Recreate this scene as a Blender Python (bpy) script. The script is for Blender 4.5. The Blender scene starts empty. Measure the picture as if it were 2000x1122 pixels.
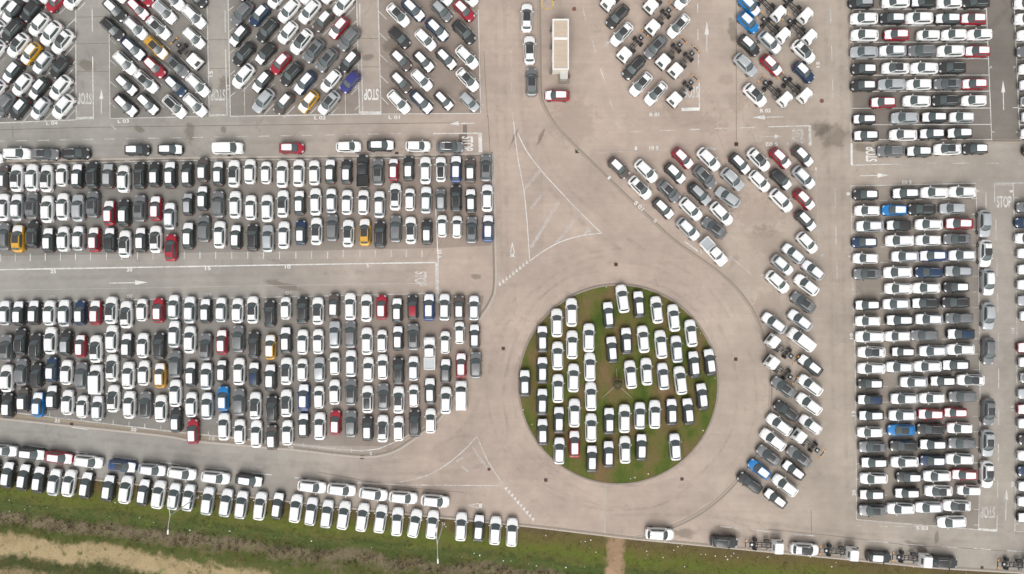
import bpy, bmesh, math, random
from mathutils import Vector
R = math.radians
random.seed(7)

# ---------------------------------------------------------------- camera, sky, sun, exposure
PXM = 12.0                      # photo pixels per metre on the ground
LENS = 24.0
CAM_H = 2000.0 / PXM * LENS / 36.0   # about 111 m, straight down
sc = bpy.context.scene
COL = sc.collection
cam_d = bpy.data.cameras.new('camera'); cam_d.lens = LENS; cam_d.sensor_width = 36.0
cam_d.clip_start = 1.0; cam_d.clip_end = 3000.0
cam = bpy.data.objects.new('camera', cam_d); COL.objects.link(cam)
cam.location = (0, 0, CAM_H); cam.rotation_euler = (0, 0, 0)
sc.camera = cam

SUN_EL, SUN_AZ = 52.0, 184.0    # soft light from the field side (-Y), azimuth from +Y clockwise
world = bpy.data.worlds.new('World'); sc.world = world; world.use_nodes = True
wn = world.node_tree.nodes; wl = world.node_tree.links
bg = wn['Background']
sky = wn.new('ShaderNodeTexSky'); sky.sky_type = 'NISHITA'; sky.sun_disc = False
sky.sun_elevation = R(SUN_EL); sky.sun_rotation = R(SUN_AZ)
sky.air_density = 1.0; sky.dust_density = 4.0; sky.ozone_density = 1.0
hs = wn.new('ShaderNodeHueSaturation'); hs.inputs['Saturation'].default_value = 0.14
wl.new(sky.outputs[0], hs.inputs['Color']); wl.new(hs.outputs[0], bg.inputs['Color'])
bg.inputs['Strength'].default_value = 0.13
sun_d = bpy.data.lights.new('sun', 'SUN'); sun_d.energy = 0.9; sun_d.angle = R(48); sun_d.color = (1.0, 0.965, 0.92)
sun = bpy.data.objects.new('sun', sun_d); COL.objects.link(sun)
az = R(SUN_AZ); el = R(SUN_EL)
to_sun = Vector((math.sin(az) * math.cos(el), math.cos(az) * math.cos(el), math.sin(el)))
sun.rotation_euler = to_sun.to_track_quat('Z', 'Y').to_euler(); sun.location = to_sun * 80
vs = sc.view_settings
vs.view_transform = 'Standard'; vs.look = 'None'; vs.gamma = 1.0; vs.use_curve_mapping = False
vs.exposure = 0.50

# ---------------------------------------------------------------- helpers
def W(px, py, z=0.0):
    k = (CAM_H - z) / CAM_H / PXM
    return Vector(((px - 1000.0) * k, (561.0 - py) * k, z))

def link(o, parent=None):
    COL.objects.link(o)
    if parent is not None: o.parent = parent
    return o

def mesh_obj(name, me, parent=None, loc=None, rz=0.0):
    o = bpy.data.objects.new(name, me)
    if loc is not None: o.location = loc
    if rz: o.rotation_euler = (0, 0, rz)
    return link(o, parent)

def new_mesh(name, verts, faces, mats, idx=None, smooth=False, sharp=None):
    me = bpy.data.meshes.new(name)
    me.from_pydata([tuple(v) for v in verts], [], faces)
    for m in (mats if isinstance(mats, (list, tuple)) else [mats]): me.materials.append(m)
    if idx is not None: me.polygons.foreach_set('material_index', idx)
    if smooth:
        me.polygons.foreach_set('use_smooth', [True] * len(me.polygons))
        if sharp: me.set_sharp_from_angle(angle=R(sharp))
    me.update()
    return me

class MB:
    """collects pieces of one part"""
    def __init__(s): s.v = []; s.f = []; s.i = []
    def add(s, v, f, mi=0):
        b = len(s.v); s.v += [tuple(p) for p in v]
        s.f += [tuple(b + k for k in q) for q in f]; s.i += [mi] * len(f)
    def box(s, c, d, mi=0, rz=0.0, taper=1.0):
        cx, cy, cz = c; hx, hy, hz = d[0] / 2, d[1] / 2, d[2] / 2
        ca, sa = math.cos(rz), math.sin(rz); v = []
        for z, t in ((-hz, 1.0), (hz, taper)):
            for x, y in ((-hx, -hy), (hx, -hy), (hx, hy), (-hx, hy)):
                x *= t; y *= t
                v.append((cx + x * ca - y * sa, cy + x * sa + y * ca, cz + z))
        s.add(v, [(3, 2, 1, 0), (4, 5, 6, 7), (0, 1, 5, 4), (1, 2, 6, 5), (2, 3, 7, 6), (3, 0, 4, 7)], mi)
    def cyl(s, a, b, r, n=8, mi=0, r2=None):
        a = Vector(a); b = Vector(b); d = (b - a).normalized(); r2 = r if r2 is None else r2
        u = d.orthogonal().normalized(); w = d.cross(u); v = []
        for p, q in ((a, r), (b, r2)):
            for k in range(n):
                t = 2 * math.pi * k / n
                v.append(p + u * math.cos(t) * q + w * math.sin(t) * q)
        f = [(k, (k + 1) % n, n + (k + 1) % n, n + k) for k in range(n)]
        f += [tuple(reversed(range(n))), tuple(range(n, 2 * n))]
        s.add(v, f, mi)
    def grid(s, fn, nu, nv, mi=0, flip=False):
        v = [fn(i / nu, j / nv) for i in range(nu + 1) for j in range(nv + 1)]
        f = []
        for i in range(nu):
            for j in range(nv):
                q = (i * (nv + 1) + j, (i + 1) * (nv + 1) + j, (i + 1) * (nv + 1) + j + 1, i * (nv + 1) + j + 1)
                f.append(tuple(reversed(q)) if flip else q)
        s.add(v, f, mi)
    def mesh(s, name, mats, smooth=False, sharp=None):
        return new_mesh(name, s.v, s.f, mats, s.i, smooth, sharp)

def tag(o, label, cat, group=None):
    o['label'] = label; o['category'] = cat
    if group: o['group'] = group
    return o

def empty(name, loc, rz=0.0):
    o = bpy.data.objects.new(name, None); o.empty_display_size = 0.3
    o.location = loc; o.rotation_euler = (0, 0, rz)
    return link(o)

# ---------------------------------------------------------------- materials
def mat(name):
    m = bpy.data.materials.new(name); m.use_nodes = True
    nt = m.node_tree
    return m, nt, nt.nodes, nt.links, nt.nodes['Principled BSDF']

def N(nodes, t, **kw):
    n = nodes.new(t)
    for k, v in kw.items():
        if hasattr(n, k): setattr(n, k, v)
        else: n.inputs[k].default_value = v
    return n

def simple(name, col, rough=0.6, metal=0.0, coat=0.0, var=0.0, spec=None):
    m, nt, nd, lk, b = mat(name)
    b.inputs['Base Color'].default_value = (*col, 1); b.inputs['Roughness'].default_value = rough
    b.inputs['Metallic'].default_value = metal; b.inputs['Coat Weight'].default_value = coat
    b.inputs['Coat Roughness'].default_value = 0.08
    if spec is not None: b.inputs['Specular IOR Level'].default_value = spec
    if var:
        oi = nd.new('ShaderNodeObjectInfo')
        tc = nd.new('ShaderNodeTexCoord')
        nz = N(nd, 'ShaderNodeTexNoise', Scale=2.2, Detail=5.0)
        ad = nd.new('ShaderNodeVectorMath'); ad.operation = 'ADD'
        lk.new(tc.outputs['Object'], ad.inputs[0]); lk.new(oi.outputs['Location'], ad.inputs[1])
        lk.new(ad.outputs[0], nz.inputs['Vector'])
        a = nd.new('ShaderNodeMath'); a.operation = 'MULTIPLY_ADD'
        a.inputs[1].default_value = var; a.inputs[2].default_value = 1 - var * 0.6
        lk.new(oi.outputs['Random'], a.inputs[0])
        b2 = nd.new('ShaderNodeMath'); b2.operation = 'MULTIPLY_ADD'
        b2.inputs[1].default_value = var * 1.2; lk.new(nz.outputs[0], b2.inputs[0]); lk.new(a.outputs[0], b2.inputs[2])
        c = nd.new('ShaderNodeMath'); c.operation = 'SUBTRACT'; c.inputs[1].default_value = var * 0.6
        lk.new(b2.outputs[0], c.inputs[0])
        vm = nd.new('ShaderNodeVectorMath'); vm.operation = 'SCALE'; vm.inputs[0].default_value = col
        lk.new(c.outputs[0], vm.inputs['Scale']); lk.new(vm.outputs[0], b.inputs['Base Color'])
    return m

COLS = {'w': (0.78, 0.78, 0.765), 'k': (0.029, 0.029, 0.029), 'g': (0.19, 0.193, 0.196), 's': (0.47, 0.49, 0.50),
        'r': (0.31, 0.010, 0.024), 'b': (0.004, 0.17, 0.45), 'B': (0.014, 0.052, 0.18), 'n': (0.013, 0.034, 0.080),
        'o': (0.56, 0.30, 0.025), 'u': (0.085, 0.068, 0.06), 'p': (0.032, 0.032, 0.17)}
CN = {'w': 'white', 'k': 'black', 'g': 'grey', 's': 'silver', 'r': 'red', 'b': 'bright blue', 'B': 'dark blue', 'n': 'navy',
      'o': 'yellow', 'u': 'brown', 'p': 'violet'}
PAINT = {k: simple('paint_' + CN[k].replace(' ', '_'), c, 0.32, 0.35 if k in 'sg' else 0.0, 0.45, 0.05) for k, c in COLS.items()}
FILM = simple('white_film', (0.78, 0.78, 0.785), 0.38, 0, 0.1, 0.07)
_n = FILM.node_tree.nodes; _l = FILM.node_tree.links
_t = _n.new('ShaderNodeTexCoord'); _z = N(_n, 'ShaderNodeTexNoise', Scale=5.0, Detail=4.0, Roughness=0.6, Distortion=1.2); _b = N(_n, 'ShaderNodeBump', Strength=0.5, Distance=0.03)
_l.new(_t.outputs['Object'], _z.inputs['Vector']); _l.new(_z.outputs[0], _b.inputs['Height']); _l.new(_b.outputs[0], _n['Principled BSDF'].inputs['Normal'])
GLASS = simple('car_glass', (0.076, 0.095, 0.095), 0.06, 0, 0.6, 0.10)
ROOFGLASS = simple('roof_glass', (0.042, 0.043, 0.044), 0.10, 0, 0.5, 0.08)
BLACK = simple('black_plastic', (0.018, 0.018, 0.019), 0.6)
TYRE = simple('tyre', (0.02, 0.02, 0.02), 0.85)
RIM = simple('rim', (0.38, 0.39, 0.40), 0.35, 0.8)
LAMP = simple('headlamp_glass', (0.55, 0.57, 0.58), 0.12, 0.2, 0.6)
TAIL = simple('tail_lamp', (0.30, 0.012, 0.012), 0.2, 0, 0.6)
AMBER = simple('amber_lamp', (0.75, 0.33, 0.05), 0.35)
SILVER = simple('rail_silver', (0.60, 0.60, 0.60), 0.3, 0.7)
STEEL = simple('chassis_steel', (0.045, 0.045, 0.047), 0.6, 0.3, 0, 0.3)
STEEL2 = simple('chassis_grey', (0.20, 0.20, 0.20), 0.5, 0.4)

def ground_paint(name, keep, col=(0.72, 0.71, 0.68)):
    m, nt, nd, lk, b = mat(name)
    b.inputs['Roughness'].default_value = 0.75; b.inputs['Base Color'].default_value = (*col, 1)
    g = nd.new('ShaderNodeNewGeometry')
    n1 = N(nd, 'ShaderNodeTexNoise', Scale=1.6, Detail=8.0, Roughness=0.7); lk.new(g.outputs['Position'], n1.inputs['Vector'])
    n2 = N(nd, 'ShaderNodeTexNoise', Scale=0.12, Detail=3.0); lk.new(g.outputs['Position'], n2.inputs['Vector'])
    a = nd.new('ShaderNodeMath'); a.operation = 'MULTIPLY_ADD'; a.inputs[1].default_value = 0.8
    lk.new(n2.outputs[0], a.inputs[0]); lk.new(n1.outputs[0], a.inputs[2])
    mr = N(nd, 'ShaderNodeMapRange'); mr.inputs['From Min'].default_value = 0.62; mr.inputs['From Max'].default_value = 1.12
    mr.inputs['To Min'].default_value = max(0.0, keep - 0.45); mr.inputs['To Max'].default_value = min(1.0, keep + 0.35)
    lk.new(a.outputs[0], mr.inputs['Value'])
    tr = nd.new('ShaderNodeBsdfTransparent'); mx = nd.new('ShaderNodeMixShader')
    lk.new(mr.outputs[0], mx.inputs[0]); lk.new(tr.outputs[0], mx.inputs[1]); lk.new(b.outputs[0], mx.inputs[2])
    lk.new(mx.outputs[0], nd['Material Output'].inputs['Surface'])
    return m
MARK = ground_paint('road_paint', 0.82)
MARKT = ground_paint('code_paint', 1.15)
MARKW = ground_paint('road_paint_worn', 0.58)
MARKF = ground_paint('road_paint_faded', 0.12)

def asphalt(name, dark=1.0, zones=True, lot=0.0):
    m, nt, nd, lk, b = mat(name)
    b.inputs['Roughness'].default_value = 0.92; b.inputs['Specular IOR Level'].default_value = 0.25
    g = nd.new('ShaderNodeNewGeometry'); P = g.outputs['Position']
    sx = nd.new('ShaderNodeSeparateXYZ'); lk.new(P, sx.inputs[0])
    # old light asphalt; daylight's tint, greyer west and warmer round the junction, painted in
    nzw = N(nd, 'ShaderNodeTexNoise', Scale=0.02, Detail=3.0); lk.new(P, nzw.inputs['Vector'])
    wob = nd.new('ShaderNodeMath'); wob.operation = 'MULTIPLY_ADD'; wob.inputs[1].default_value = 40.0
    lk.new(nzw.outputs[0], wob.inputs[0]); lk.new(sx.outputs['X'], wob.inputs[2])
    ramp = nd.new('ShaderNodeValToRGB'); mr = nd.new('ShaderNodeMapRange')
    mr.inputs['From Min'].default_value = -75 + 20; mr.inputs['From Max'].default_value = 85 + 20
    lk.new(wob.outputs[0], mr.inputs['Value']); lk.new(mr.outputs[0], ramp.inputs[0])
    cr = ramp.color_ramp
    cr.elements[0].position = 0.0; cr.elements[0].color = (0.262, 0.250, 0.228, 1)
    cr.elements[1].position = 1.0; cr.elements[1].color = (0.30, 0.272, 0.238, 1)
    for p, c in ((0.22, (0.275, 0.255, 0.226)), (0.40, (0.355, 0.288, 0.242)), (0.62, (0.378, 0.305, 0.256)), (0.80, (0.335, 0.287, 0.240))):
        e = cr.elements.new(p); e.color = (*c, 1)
    def mul(colsock, val, lo, hi, a0, a1):
        r = nd.new('ShaderNodeMapRange'); r.inputs['From Min'].default_value = a0; r.inputs['From Max'].default_value = a1
        r.inputs['To Min'].default_value = lo; r.inputs['To Max'].default_value = hi; lk.new(val, r.inputs['Value'])
        v = nd.new('ShaderNodeVectorMath'); v.operation = 'SCALE'; lk.new(colsock, v.inputs[0]); lk.new(r.outputs[0], v.inputs['Scale'])
        return v.outputs[0]
    c = ramp.outputs[0]
    n1 = N(nd, 'ShaderNodeTexNoise', Scale=0.09, Detail=6.0, Roughness=0.6); lk.new(P, n1.inputs['Vector'])
    c = mul(c, n1.outputs[0], 0.82, 1.13, 0.3, 0.7)
    n2 = N(nd, 'ShaderNodeTexNoise', Scale=0.55, Detail=6.0, Roughness=0.65); lk.new(P, n2.inputs['Vector'])
    c = mul(c, n2.outputs[0], 0.92, 1.06, 0.3, 0.7)
    n3 = N(nd, 'ShaderNodeTexNoise', Scale=9.0, Detail=4.0, Roughness=0.8); lk.new(P, n3.inputs['Vector'])
    c = mul(c, n3.outputs[0], 0.86, 1.13, 0.25, 0.75)
    # paving joints and patches laid in strips
    mp = nd.new('ShaderNodeMapping'); mp.inputs['Scale'].default_value = (0.045, 0.10, 1); lk.new(P, mp.inputs[0])
    vo = N(nd, 'ShaderNodeTexBrick'); vo.offset = 0.37
    vo.inputs['Color1'].default_value = (0, 0, 0, 1); vo.inputs['Color2'].default_value = (1, 1, 1, 1)
    vo.inputs['Mortar'].default_value = (0.5, 0.5, 0.5, 1); vo.inputs['Scale'].default_value = 1.0
    vo.inputs['Mortar Size'].default_value = 0.0; vo.inputs['Brick Width'].default_value = 0.9; vo.inputs['Row Height'].default_value = 0.45
    lk.new(mp.outputs[0], vo.inputs['Vector'])
    c = mul(c, vo.outputs['Color'], 0.965, 1.035, 0.0, 1.0)
    # dark stains and drips
    n4 = N(nd, 'ShaderNodeTexNoise', Scale=0.35, Detail=7.0, Roughness=0.7, Distortion=0.6); lk.new(P, n4.inputs['Vector'])
    c = mul(c, n4.outputs[0], 1.0, 0.80, 0.60, 0.72)
    wv = N(nd, 'ShaderNodeTexNoise', Scale=0.5, Detail=4.0); lk.new(P, wv.inputs['Vector'])
    wa = nd.new('ShaderNodeVectorMath'); wa.operation = 'MULTIPLY_ADD'; wa.inputs[1].default_value = (3, 3, 0); lk.new(wv.outputs['Color'], wa.inputs[0]); lk.new(P, wa.inputs[2])
    vc = nd.new('ShaderNodeTexVoronoi'); vc.feature = 'DISTANCE_TO_EDGE'; vc.inputs['Scale'].default_value = 0.10; lk.new(wa.outputs[0], vc.inputs['Vector'])
    cm = nd.new('ShaderNodeMapRange'); cm.inputs['From Min'].default_value = 0.004; cm.inputs['From Max'].default_value = 0.010; lk.new(vc.outputs['Distance'], cm.inputs['Value'])
    ck = nd.new('ShaderNodeMath'); ck.operation = 'MAXIMUM'; lk.new(cm.outputs[0], ck.inputs[0])
    cmask = nd.new('ShaderNodeMapRange'); cmask.inputs['From Min'].default_value = 0.55; cmask.inputs['From Max'].default_value = 0.64; cmask.inputs['To Min'].default_value = 1.0; cmask.inputs['To Max'].default_value = 0.0
    nmk = N(nd, 'ShaderNodeTexNoise', Scale=0.06, Detail=2.0); lk.new(P, nmk.inputs['Vector']); lk.new(nmk.outputs[0], cmask.inputs['Value']); lk.new(cmask.outputs[0], ck.inputs[1])
    c = mul(c, ck.outputs[0], 0.85, 1.0, 0.0, 1.0)
    # tyre lines, stretched along the lanes
    mp2 = nd.new('ShaderNodeMapping'); mp2.inputs['Scale'].default_value = (0.05, 1.6, 1); lk.new(P, mp2.inputs[0])
    n5 = N(nd, 'ShaderNodeTexNoise', Scale=1.0, Detail=4.0); lk.new(mp2.outputs[0], n5.inputs['Vector'])
    c = mul(c, n5.outputs[0], 0.965, 1.03, 0.3, 0.7)
    v = nd.new('ShaderNodeVectorMath'); v.operation = 'SCALE'; v.inputs['Scale'].default_value = dark * 1.09
    lk.new(c, v.inputs[0]); c = v.outputs[0]
    if lot:
        mxl = nd.new('ShaderNodeMix'); mxl.data_type = 'RGBA'; mxl.inputs[0].default_value = lot
        lk.new(c, mxl.inputs[6]); mxl.inputs[7].default_value = (0.105, 0.1, 0.094, 1); c = mxl.outputs[2]
    lk.new(c, b.inputs['Base Color'])
    bp = N(nd, 'ShaderNodeBump', Strength=0.35, Distance=0.02); lk.new(n3.outputs[0], bp.inputs['Height']); lk.new(bp.outputs[0], b.inputs['Normal'])
    return m
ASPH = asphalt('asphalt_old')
ASPH_LOT = asphalt('asphalt_lot', 0.74)  # darker lot asphalt, part of the tone is painted shade among parked cars
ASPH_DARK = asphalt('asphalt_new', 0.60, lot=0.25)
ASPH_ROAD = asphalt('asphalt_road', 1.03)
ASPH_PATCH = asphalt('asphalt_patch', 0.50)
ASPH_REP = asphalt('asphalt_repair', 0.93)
CONC = simple('kerb_concrete', (0.40, 0.355, 0.31), 0.85, var=0.25)
CONC2 = simple('old_kerb_concrete', (0.30, 0.25, 0.21), 0.9, var=0.3)
GUTTER = simple('gutter', (0.22, 0.185, 0.15), 0.9, var=0.35)

def stain_mat(name, col, amount):
    m, nt, nd, lk, b = mat(name)
    b.inputs['Base Color'].default_value = (*col, 1); b.inputs['Roughness'].default_value = 0.7
    g = nd.new('ShaderNodeNewGeometry'); tc = nd.new('ShaderNodeTexCoord')
    n1 = N(nd, 'ShaderNodeTexNoise', Scale=0.7, Detail=7.0, Roughness=0.65); lk.new(g.outputs['Position'], n1.inputs['Vector'])
    gr = nd.new('ShaderNodeTexGradient'); gr.gradient_type = 'SPHERICAL'; lk.new(tc.outputs['Object'], gr.inputs[0])
    a = nd.new('ShaderNodeMath'); a.operation = 'MULTIPLY_ADD'; a.inputs[1].default_value = 1.5; lk.new(n1.outputs[0], a.inputs[0]); lk.new(gr.outputs[0], a.inputs[2])
    mr = nd.new('ShaderNodeMapRange'); mr.inputs['From Min'].default_value = 0.95; mr.inputs['From Max'].default_value = 1.25
    mr.inputs['To Max'].default_value = amount; lk.new(a.outputs[0], mr.inputs['Value'])
    tr = nd.new('ShaderNodeBsdfTransparent'); mx = nd.new('ShaderNodeMixShader')
    lk.new(mr.outputs[0], mx.inputs[0]); lk.new(tr.outputs[0], mx.inputs[1]); lk.new(b.outputs[0], mx.inputs[2])
    lk.new(mx.outputs[0], nd['Material Output'].inputs['Surface'])
    return m
STAIN = stain_mat('damp_stain', (0.19, 0.155, 0.115), 0.33)
STAIN2 = stain_mat('dust_stain', (0.47, 0.385, 0.32), 0.35)

KERB_DIR = math.atan2(-0.1085, 1.0)          # direction of the verge kerb
def kerb_y(px):
    pts = [(-400, 876), (0, 918), (150, 934), (393, 961), (694, 995), (1050, 1031), (1140, 1042), (1232, 1053), (1380, 1067), (1640, 1092), (1821, 1110), (2000, 1120), (2500, 1160)]
    for (x0, y0), (x1, y1) in zip(pts, pts[1:]):
        if px <= x1: return y0 + (y1 - y0) * (px - x0) / (x1 - x0)
    return pts[-1][1]

def verge_mat():
    m, nt, nd, lk, b = mat('verge_ground')
    b.inputs['Roughness'].default_value = 0.95; b.inputs['Specular IOR Level'].default_value = 0.1
    g = nd.new('ShaderNodeNewGeometry'); P = g.outputs['Position']
    at = nd.new('ShaderNodeAttribute'); at.attribute_name = 'd'       # metres from the kerb
    path = nd.new('ShaderNodeAttribute'); path.attribute_name = 'path'
    big = N(nd, 'ShaderNodeTexNoise', Scale=0.13, Detail=5.0, Roughness=0.6); lk.new(P, big.inputs['Vector'])
    mid = N(nd, 'ShaderNodeTexNoise', Scale=0.8, Detail=7.0, Roughness=0.7); lk.new(P, mid.inputs['Vector'])
    fine = N(nd, 'ShaderNodeTexNoise', Scale=7.0, Detail=5.0, Roughness=0.8); lk.new(P, fine.inputs['Vector'])
    def mad(s, k, add):
        n = nd.new('ShaderNodeMath'); n.operation = 'MULTIPLY_ADD'; lk.new(s, n.inputs[0]); n.inputs[1].default_value = k
        if isinstance(add, float): n.inputs[2].default_value = add
        else: lk.new(add, n.inputs[2])
        return n.outputs[0]
    d = mad(big.outputs[0], 4.0, mad(mid.outputs[0], 3.2, at.outputs['Fac']))
    d = mad(d, 1.0, -3.6)
    r = nd.new('ShaderNodeValToRGB'); mr = nd.new('ShaderNodeMapRange'); mr.inputs['From Max'].default_value = 20.0
    lk.new(d, mr.inputs['Value']); lk.new(mr.outputs[0], r.inputs[0])
    bands = [(0.0, (0.115, 0.085, 0.045)), (1.6, (0.122, 0.102, 0.036)), (3.4, (0.105, 0.128, 0.026)), (4.6, (0.098, 0.105, 0.030)),
             (5.3, (0.056, 0.074, 0.022)), (6.8, (0.068, 0.086, 0.026)), (7.7, (0.16, 0.13, 0.085)), (8.7, (0.17, 0.14, 0.085)),
             (9.5, (0.075, 0.092, 0.024)), (10.3, (0.09, 0.098, 0.034)), (11.1, (0.34, 0.262, 0.148)), (13.4, (0.36, 0.28, 0.162)),
             (14.4, (0.055, 0.065, 0.024)), (15.6, (0.06, 0.068, 0.026)), (16.6, (0.25, 0.19, 0.11)), (20.0, (0.10, 0.09, 0.04))]
    cr = r.color_ramp
    cr.elements[0].position = 0; cr.elements[0].color = (*bands[0][1], 1)
    cr.elements[1].position = 1; cr.elements[1].color = (*bands[-1][1], 1)
    for p, c in bands[1:-1]:
        e = cr.elements.new(p / 20); e.color = (*c, 1)
    # trodden earth path
    mx = nd.new('ShaderNodeMix'); mx.data_type = 'RGBA'
    pm = nd.new('ShaderNodeMapRange'); pm.inputs['From Min'].default_value = 0.85; pm.inputs['From Max'].default_value = 1.15
    lk.new(mad(mid.outputs[0], 1.2, path.outputs['Fac']), pm.inputs['Value']); lk.new(pm.outputs[0], mx.inputs[0])
    lk.new(r.outputs[0], mx.inputs[6]); mx.inputs[7].default_value = (0.30, 0.20, 0.13, 1)
    # browner and greener patches, fine grain
    mx2 = nd.new('ShaderNodeMix'); mx2.data_type = 'RGBA'
    q = nd.new('ShaderNodeMapRange'); q.inputs['From Min'].default_value = 0.48; q.inputs['From Max'].default_value = 0.68; q.inputs['To Max'].default_value = 0.40
    n6 = N(nd, 'ShaderNodeTexNoise', Scale=0.33, Detail=6.0, Roughness=0.7); lk.new(P, n6.inputs['Vector'])
    lk.new(n6.outputs[0], q.inputs['Value']); lk.new(q.outputs[0], mx2.inputs[0]); lk.new(mx.outputs[2], mx2.inputs[6])
    mx2.inputs[7].default_value = (0.135, 0.098, 0.042, 1)
    def patch(src, scale, lo, hi, amt, col, off):
        mpp = nd.new('ShaderNodeMapping'); mpp.inputs['Location'].default_value = (off, off * .7, 0); lk.new(P, mpp.inputs[0])
        nn = N(nd, 'ShaderNodeTexNoise', Scale=scale, Detail=7.0, Roughness=0.72); lk.new(mpp.outputs[0], nn.inputs['Vector'])
        r_ = nd.new('ShaderNodeMapRange'); r_.inputs['From Min'].default_value = lo; r_.inputs['From Max'].default_value = hi; r_.inputs['To Max'].default_value = amt
        lk.new(nn.outputs[0], r_.inputs['Value']); mm = nd.new('ShaderNodeMix'); mm.data_type = 'RGBA'; lk.new(r_.outputs[0], mm.inputs[0]); lk.new(src, mm.inputs[6]); mm.inputs[7].default_value = (*col, 1)
        return mm.outputs[2]
    cc = patch(mx2.outputs[2], 0.75, 0.56, 0.66, 0.8, (0.068, 0.082, 0.024), 31.0)      # grass clumps
    cc = patch(cc, 0.42, 0.58, 0.72, 0.75, (0.115, 0.15, 0.030), 77.0)                    # fresh green
    cc = patch(cc, 1.1, 0.60, 0.72, 0.6, (0.20, 0.165, 0.10), 143.0)                      # dry straw
    v = nd.new('ShaderNodeVectorMath'); v.operation = 'SCALE'
    f = nd.new('ShaderNodeMapRange'); f.inputs['From Min'].default_value = 0.25; f.inputs['From Max'].default_value = 0.75
    f.inputs['To Min'].default_value = 0.6; f.inputs['To Max'].default_value = 1.4; lk.new(fine.outputs[0], f.inputs['Value'])
    lk.new(cc, v.inputs[0]); lk.new(f.outputs[0], v.inputs['Scale']); lk.new(v.outputs[0], b.inputs['Base Color'])
    bp = N(nd, 'ShaderNodeBump', Strength=0.4, Distance=0.06); lk.new(fine.outputs[0], bp.inputs['Height']); lk.new(bp.outputs[0], b.inputs['Normal'])
    return m

def island_mat():
    m, nt, nd, lk, b = mat('island_turf')
    b.inputs['Roughness'].default_value = 0.95; b.inputs['Specular IOR Level'].default_value = 0.1
    g = nd.new('ShaderNodeNewGeometry'); P = g.outputs['Position']
    n1 = N(nd, 'ShaderNodeTexNoise', Scale=0.22, Detail=6.0, Roughness=0.65); lk.new(P, n1.inputs['Vector'])
    mp = nd.new('ShaderNodeMapping'); mp.inputs['Scale'].default_value = (0.35, 0.08, 1); lk.new(P, mp.inputs[0])
    n2 = N(nd, 'ShaderNodeTexNoise', Scale=1.0, Detail=5.0); lk.new(mp.outputs[0], n2.inputs['Vector'])
    a = nd.new('ShaderNodeMath'); a.operation = 'ADD'; lk.new(n1.outputs[0], a.inputs[0]); lk.new(n2.outputs[0], a.inputs[1])
    mr = nd.new('ShaderNodeMapRange'); mr.inputs['From Min'].default_value = 0.74; mr.inputs['From Max'].default_value = 1.26; lk.new(a.outputs[0], mr.inputs['Value'])
    r = nd.new('ShaderNodeValToRGB'); lk.new(mr.outputs[0], r.inputs[0]); cr = r.color_ramp
    cr.elements[0].color = (0.062, 0.092, 0.020, 1); cr.elements[1].color = (0.19, 0.125, 0.065, 1)
    for p, c in ((0.25, (0.085, 0.112, 0.025)), (0.45, (0.122, 0.122, 0.036)), (0.68, (0.15, 0.118, 0.05))):
        e = cr.elements.new(p); e.color = (*c, 1)
    fine = N(nd, 'ShaderNodeTexNoise', Scale=7.0, Detail=5.0, Roughness=0.8); lk.new(P, fine.inputs['Vector'])
    f = nd.new('ShaderNodeMapRange'); f.inputs['From Min'].default_value = 0.25; f.inputs['From Max'].default_value = 0.75
    f.inputs['To Min'].default_value = 0.6; f.inputs['To Max'].default_value = 1.4; lk.new(fine.outputs[0], f.inputs['Value'])
    v = nd.new('ShaderNodeVectorMath'); v.operation = 'SCALE'; lk.new(r.outputs[0], v.inputs[0]); lk.new(f.outputs[0], v.inputs['Scale'])
    lk.new(v.outputs[0], b.inputs['Base Color'])
    bp = N(nd, 'ShaderNodeBump', Strength=0.8, Distance=0.1); lk.new(fine.outputs[0], bp.inputs['Height']); lk.new(bp.outputs[0], b.inputs['Normal'])
    return m

# ---------------------------------------------------------------- the ground
def struct(o): o['kind'] = 'structure'; return o

xs = [-30000, -400, 0, 150, 393, 694, 1050, 1140, 1232, 1380, 1640, 1821, 2000, 2500, 30000]
low = [W(x, kerb_y(x) if -400 <= x <= 2500 else (876 if x < 0 else 1160)) for x in xs]
top = [Vector((p.x, 2500, 0)) for p in low]
v = [(p.x, p.y, 0) for p in low] + [(p.x, p.y, 0) for p in top]
n = len(xs)
ground = struct(mesh_obj('parking_ground', new_mesh('parking_ground', v, [(i, i + 1, n + i + 1, n + i) for i in range(n - 1)], ASPH)))

ISX, ISY, ISR = 1207.5, 751.0, 193.0
IC = W(ISX, ISY); IR = ISR / PXM
def turf_z(x, y):
    return 0.0

# verge and field, from the kerb downwards
def dzf(d, x):
    s = min(1.0, max(0.0, (d - 5.0) / 1.6)); s = s * s * (3 - 2 * s)
    e = min(1.0, max(0.0, (d - 8.2) / 3.0)); e = e * e * (3 - 2 * e)
    return -0.55 * s + 0.35 * e + (0.10 * math.sin(x * 0.7 + d) * math.sin(d * 1.3 + x * 0.23) if d > 5.5 else 0.0)
gx = [-2500, -600, -250, -140] + [-110 + i * 1.5 for i in range(148)] + [140, 250, 600, 2500]
gd = [0.0, 0.4, 1, 2, 3, 4, 4.8, 5.2, 5.6, 6, 6.5, 7, 7.6, 8.2, 8.8, 9.4, 10, 11, 12, 13, 14, 15, 17, 20, 30, 60, 150, 500, 2500]
vv = []; dat = []; pat = []
for x in gx:
    px = x * PXM + 1000
    yk = (561 - kerb_y(min(2500, max(-400, px)))) / PXM
    for d in gd:
        vv.append((x, yk - d, dzf(d, x)))
        fade = 1.0 - 0.8 * min(1.0, max(0.0, (px - 260) / 380.0)); dat.append(d * 0.994 if d < 9.2 else 9.15 + (d - 9.2) * fade)
        pc = 1204 - d * 0.35 * PXM * 0.2
        pat.append(max(0.0, 1.0 - abs(px - pc) / 26.0) * (1.0 if d < 14 else 0))
nd_ = len(gd)
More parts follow.
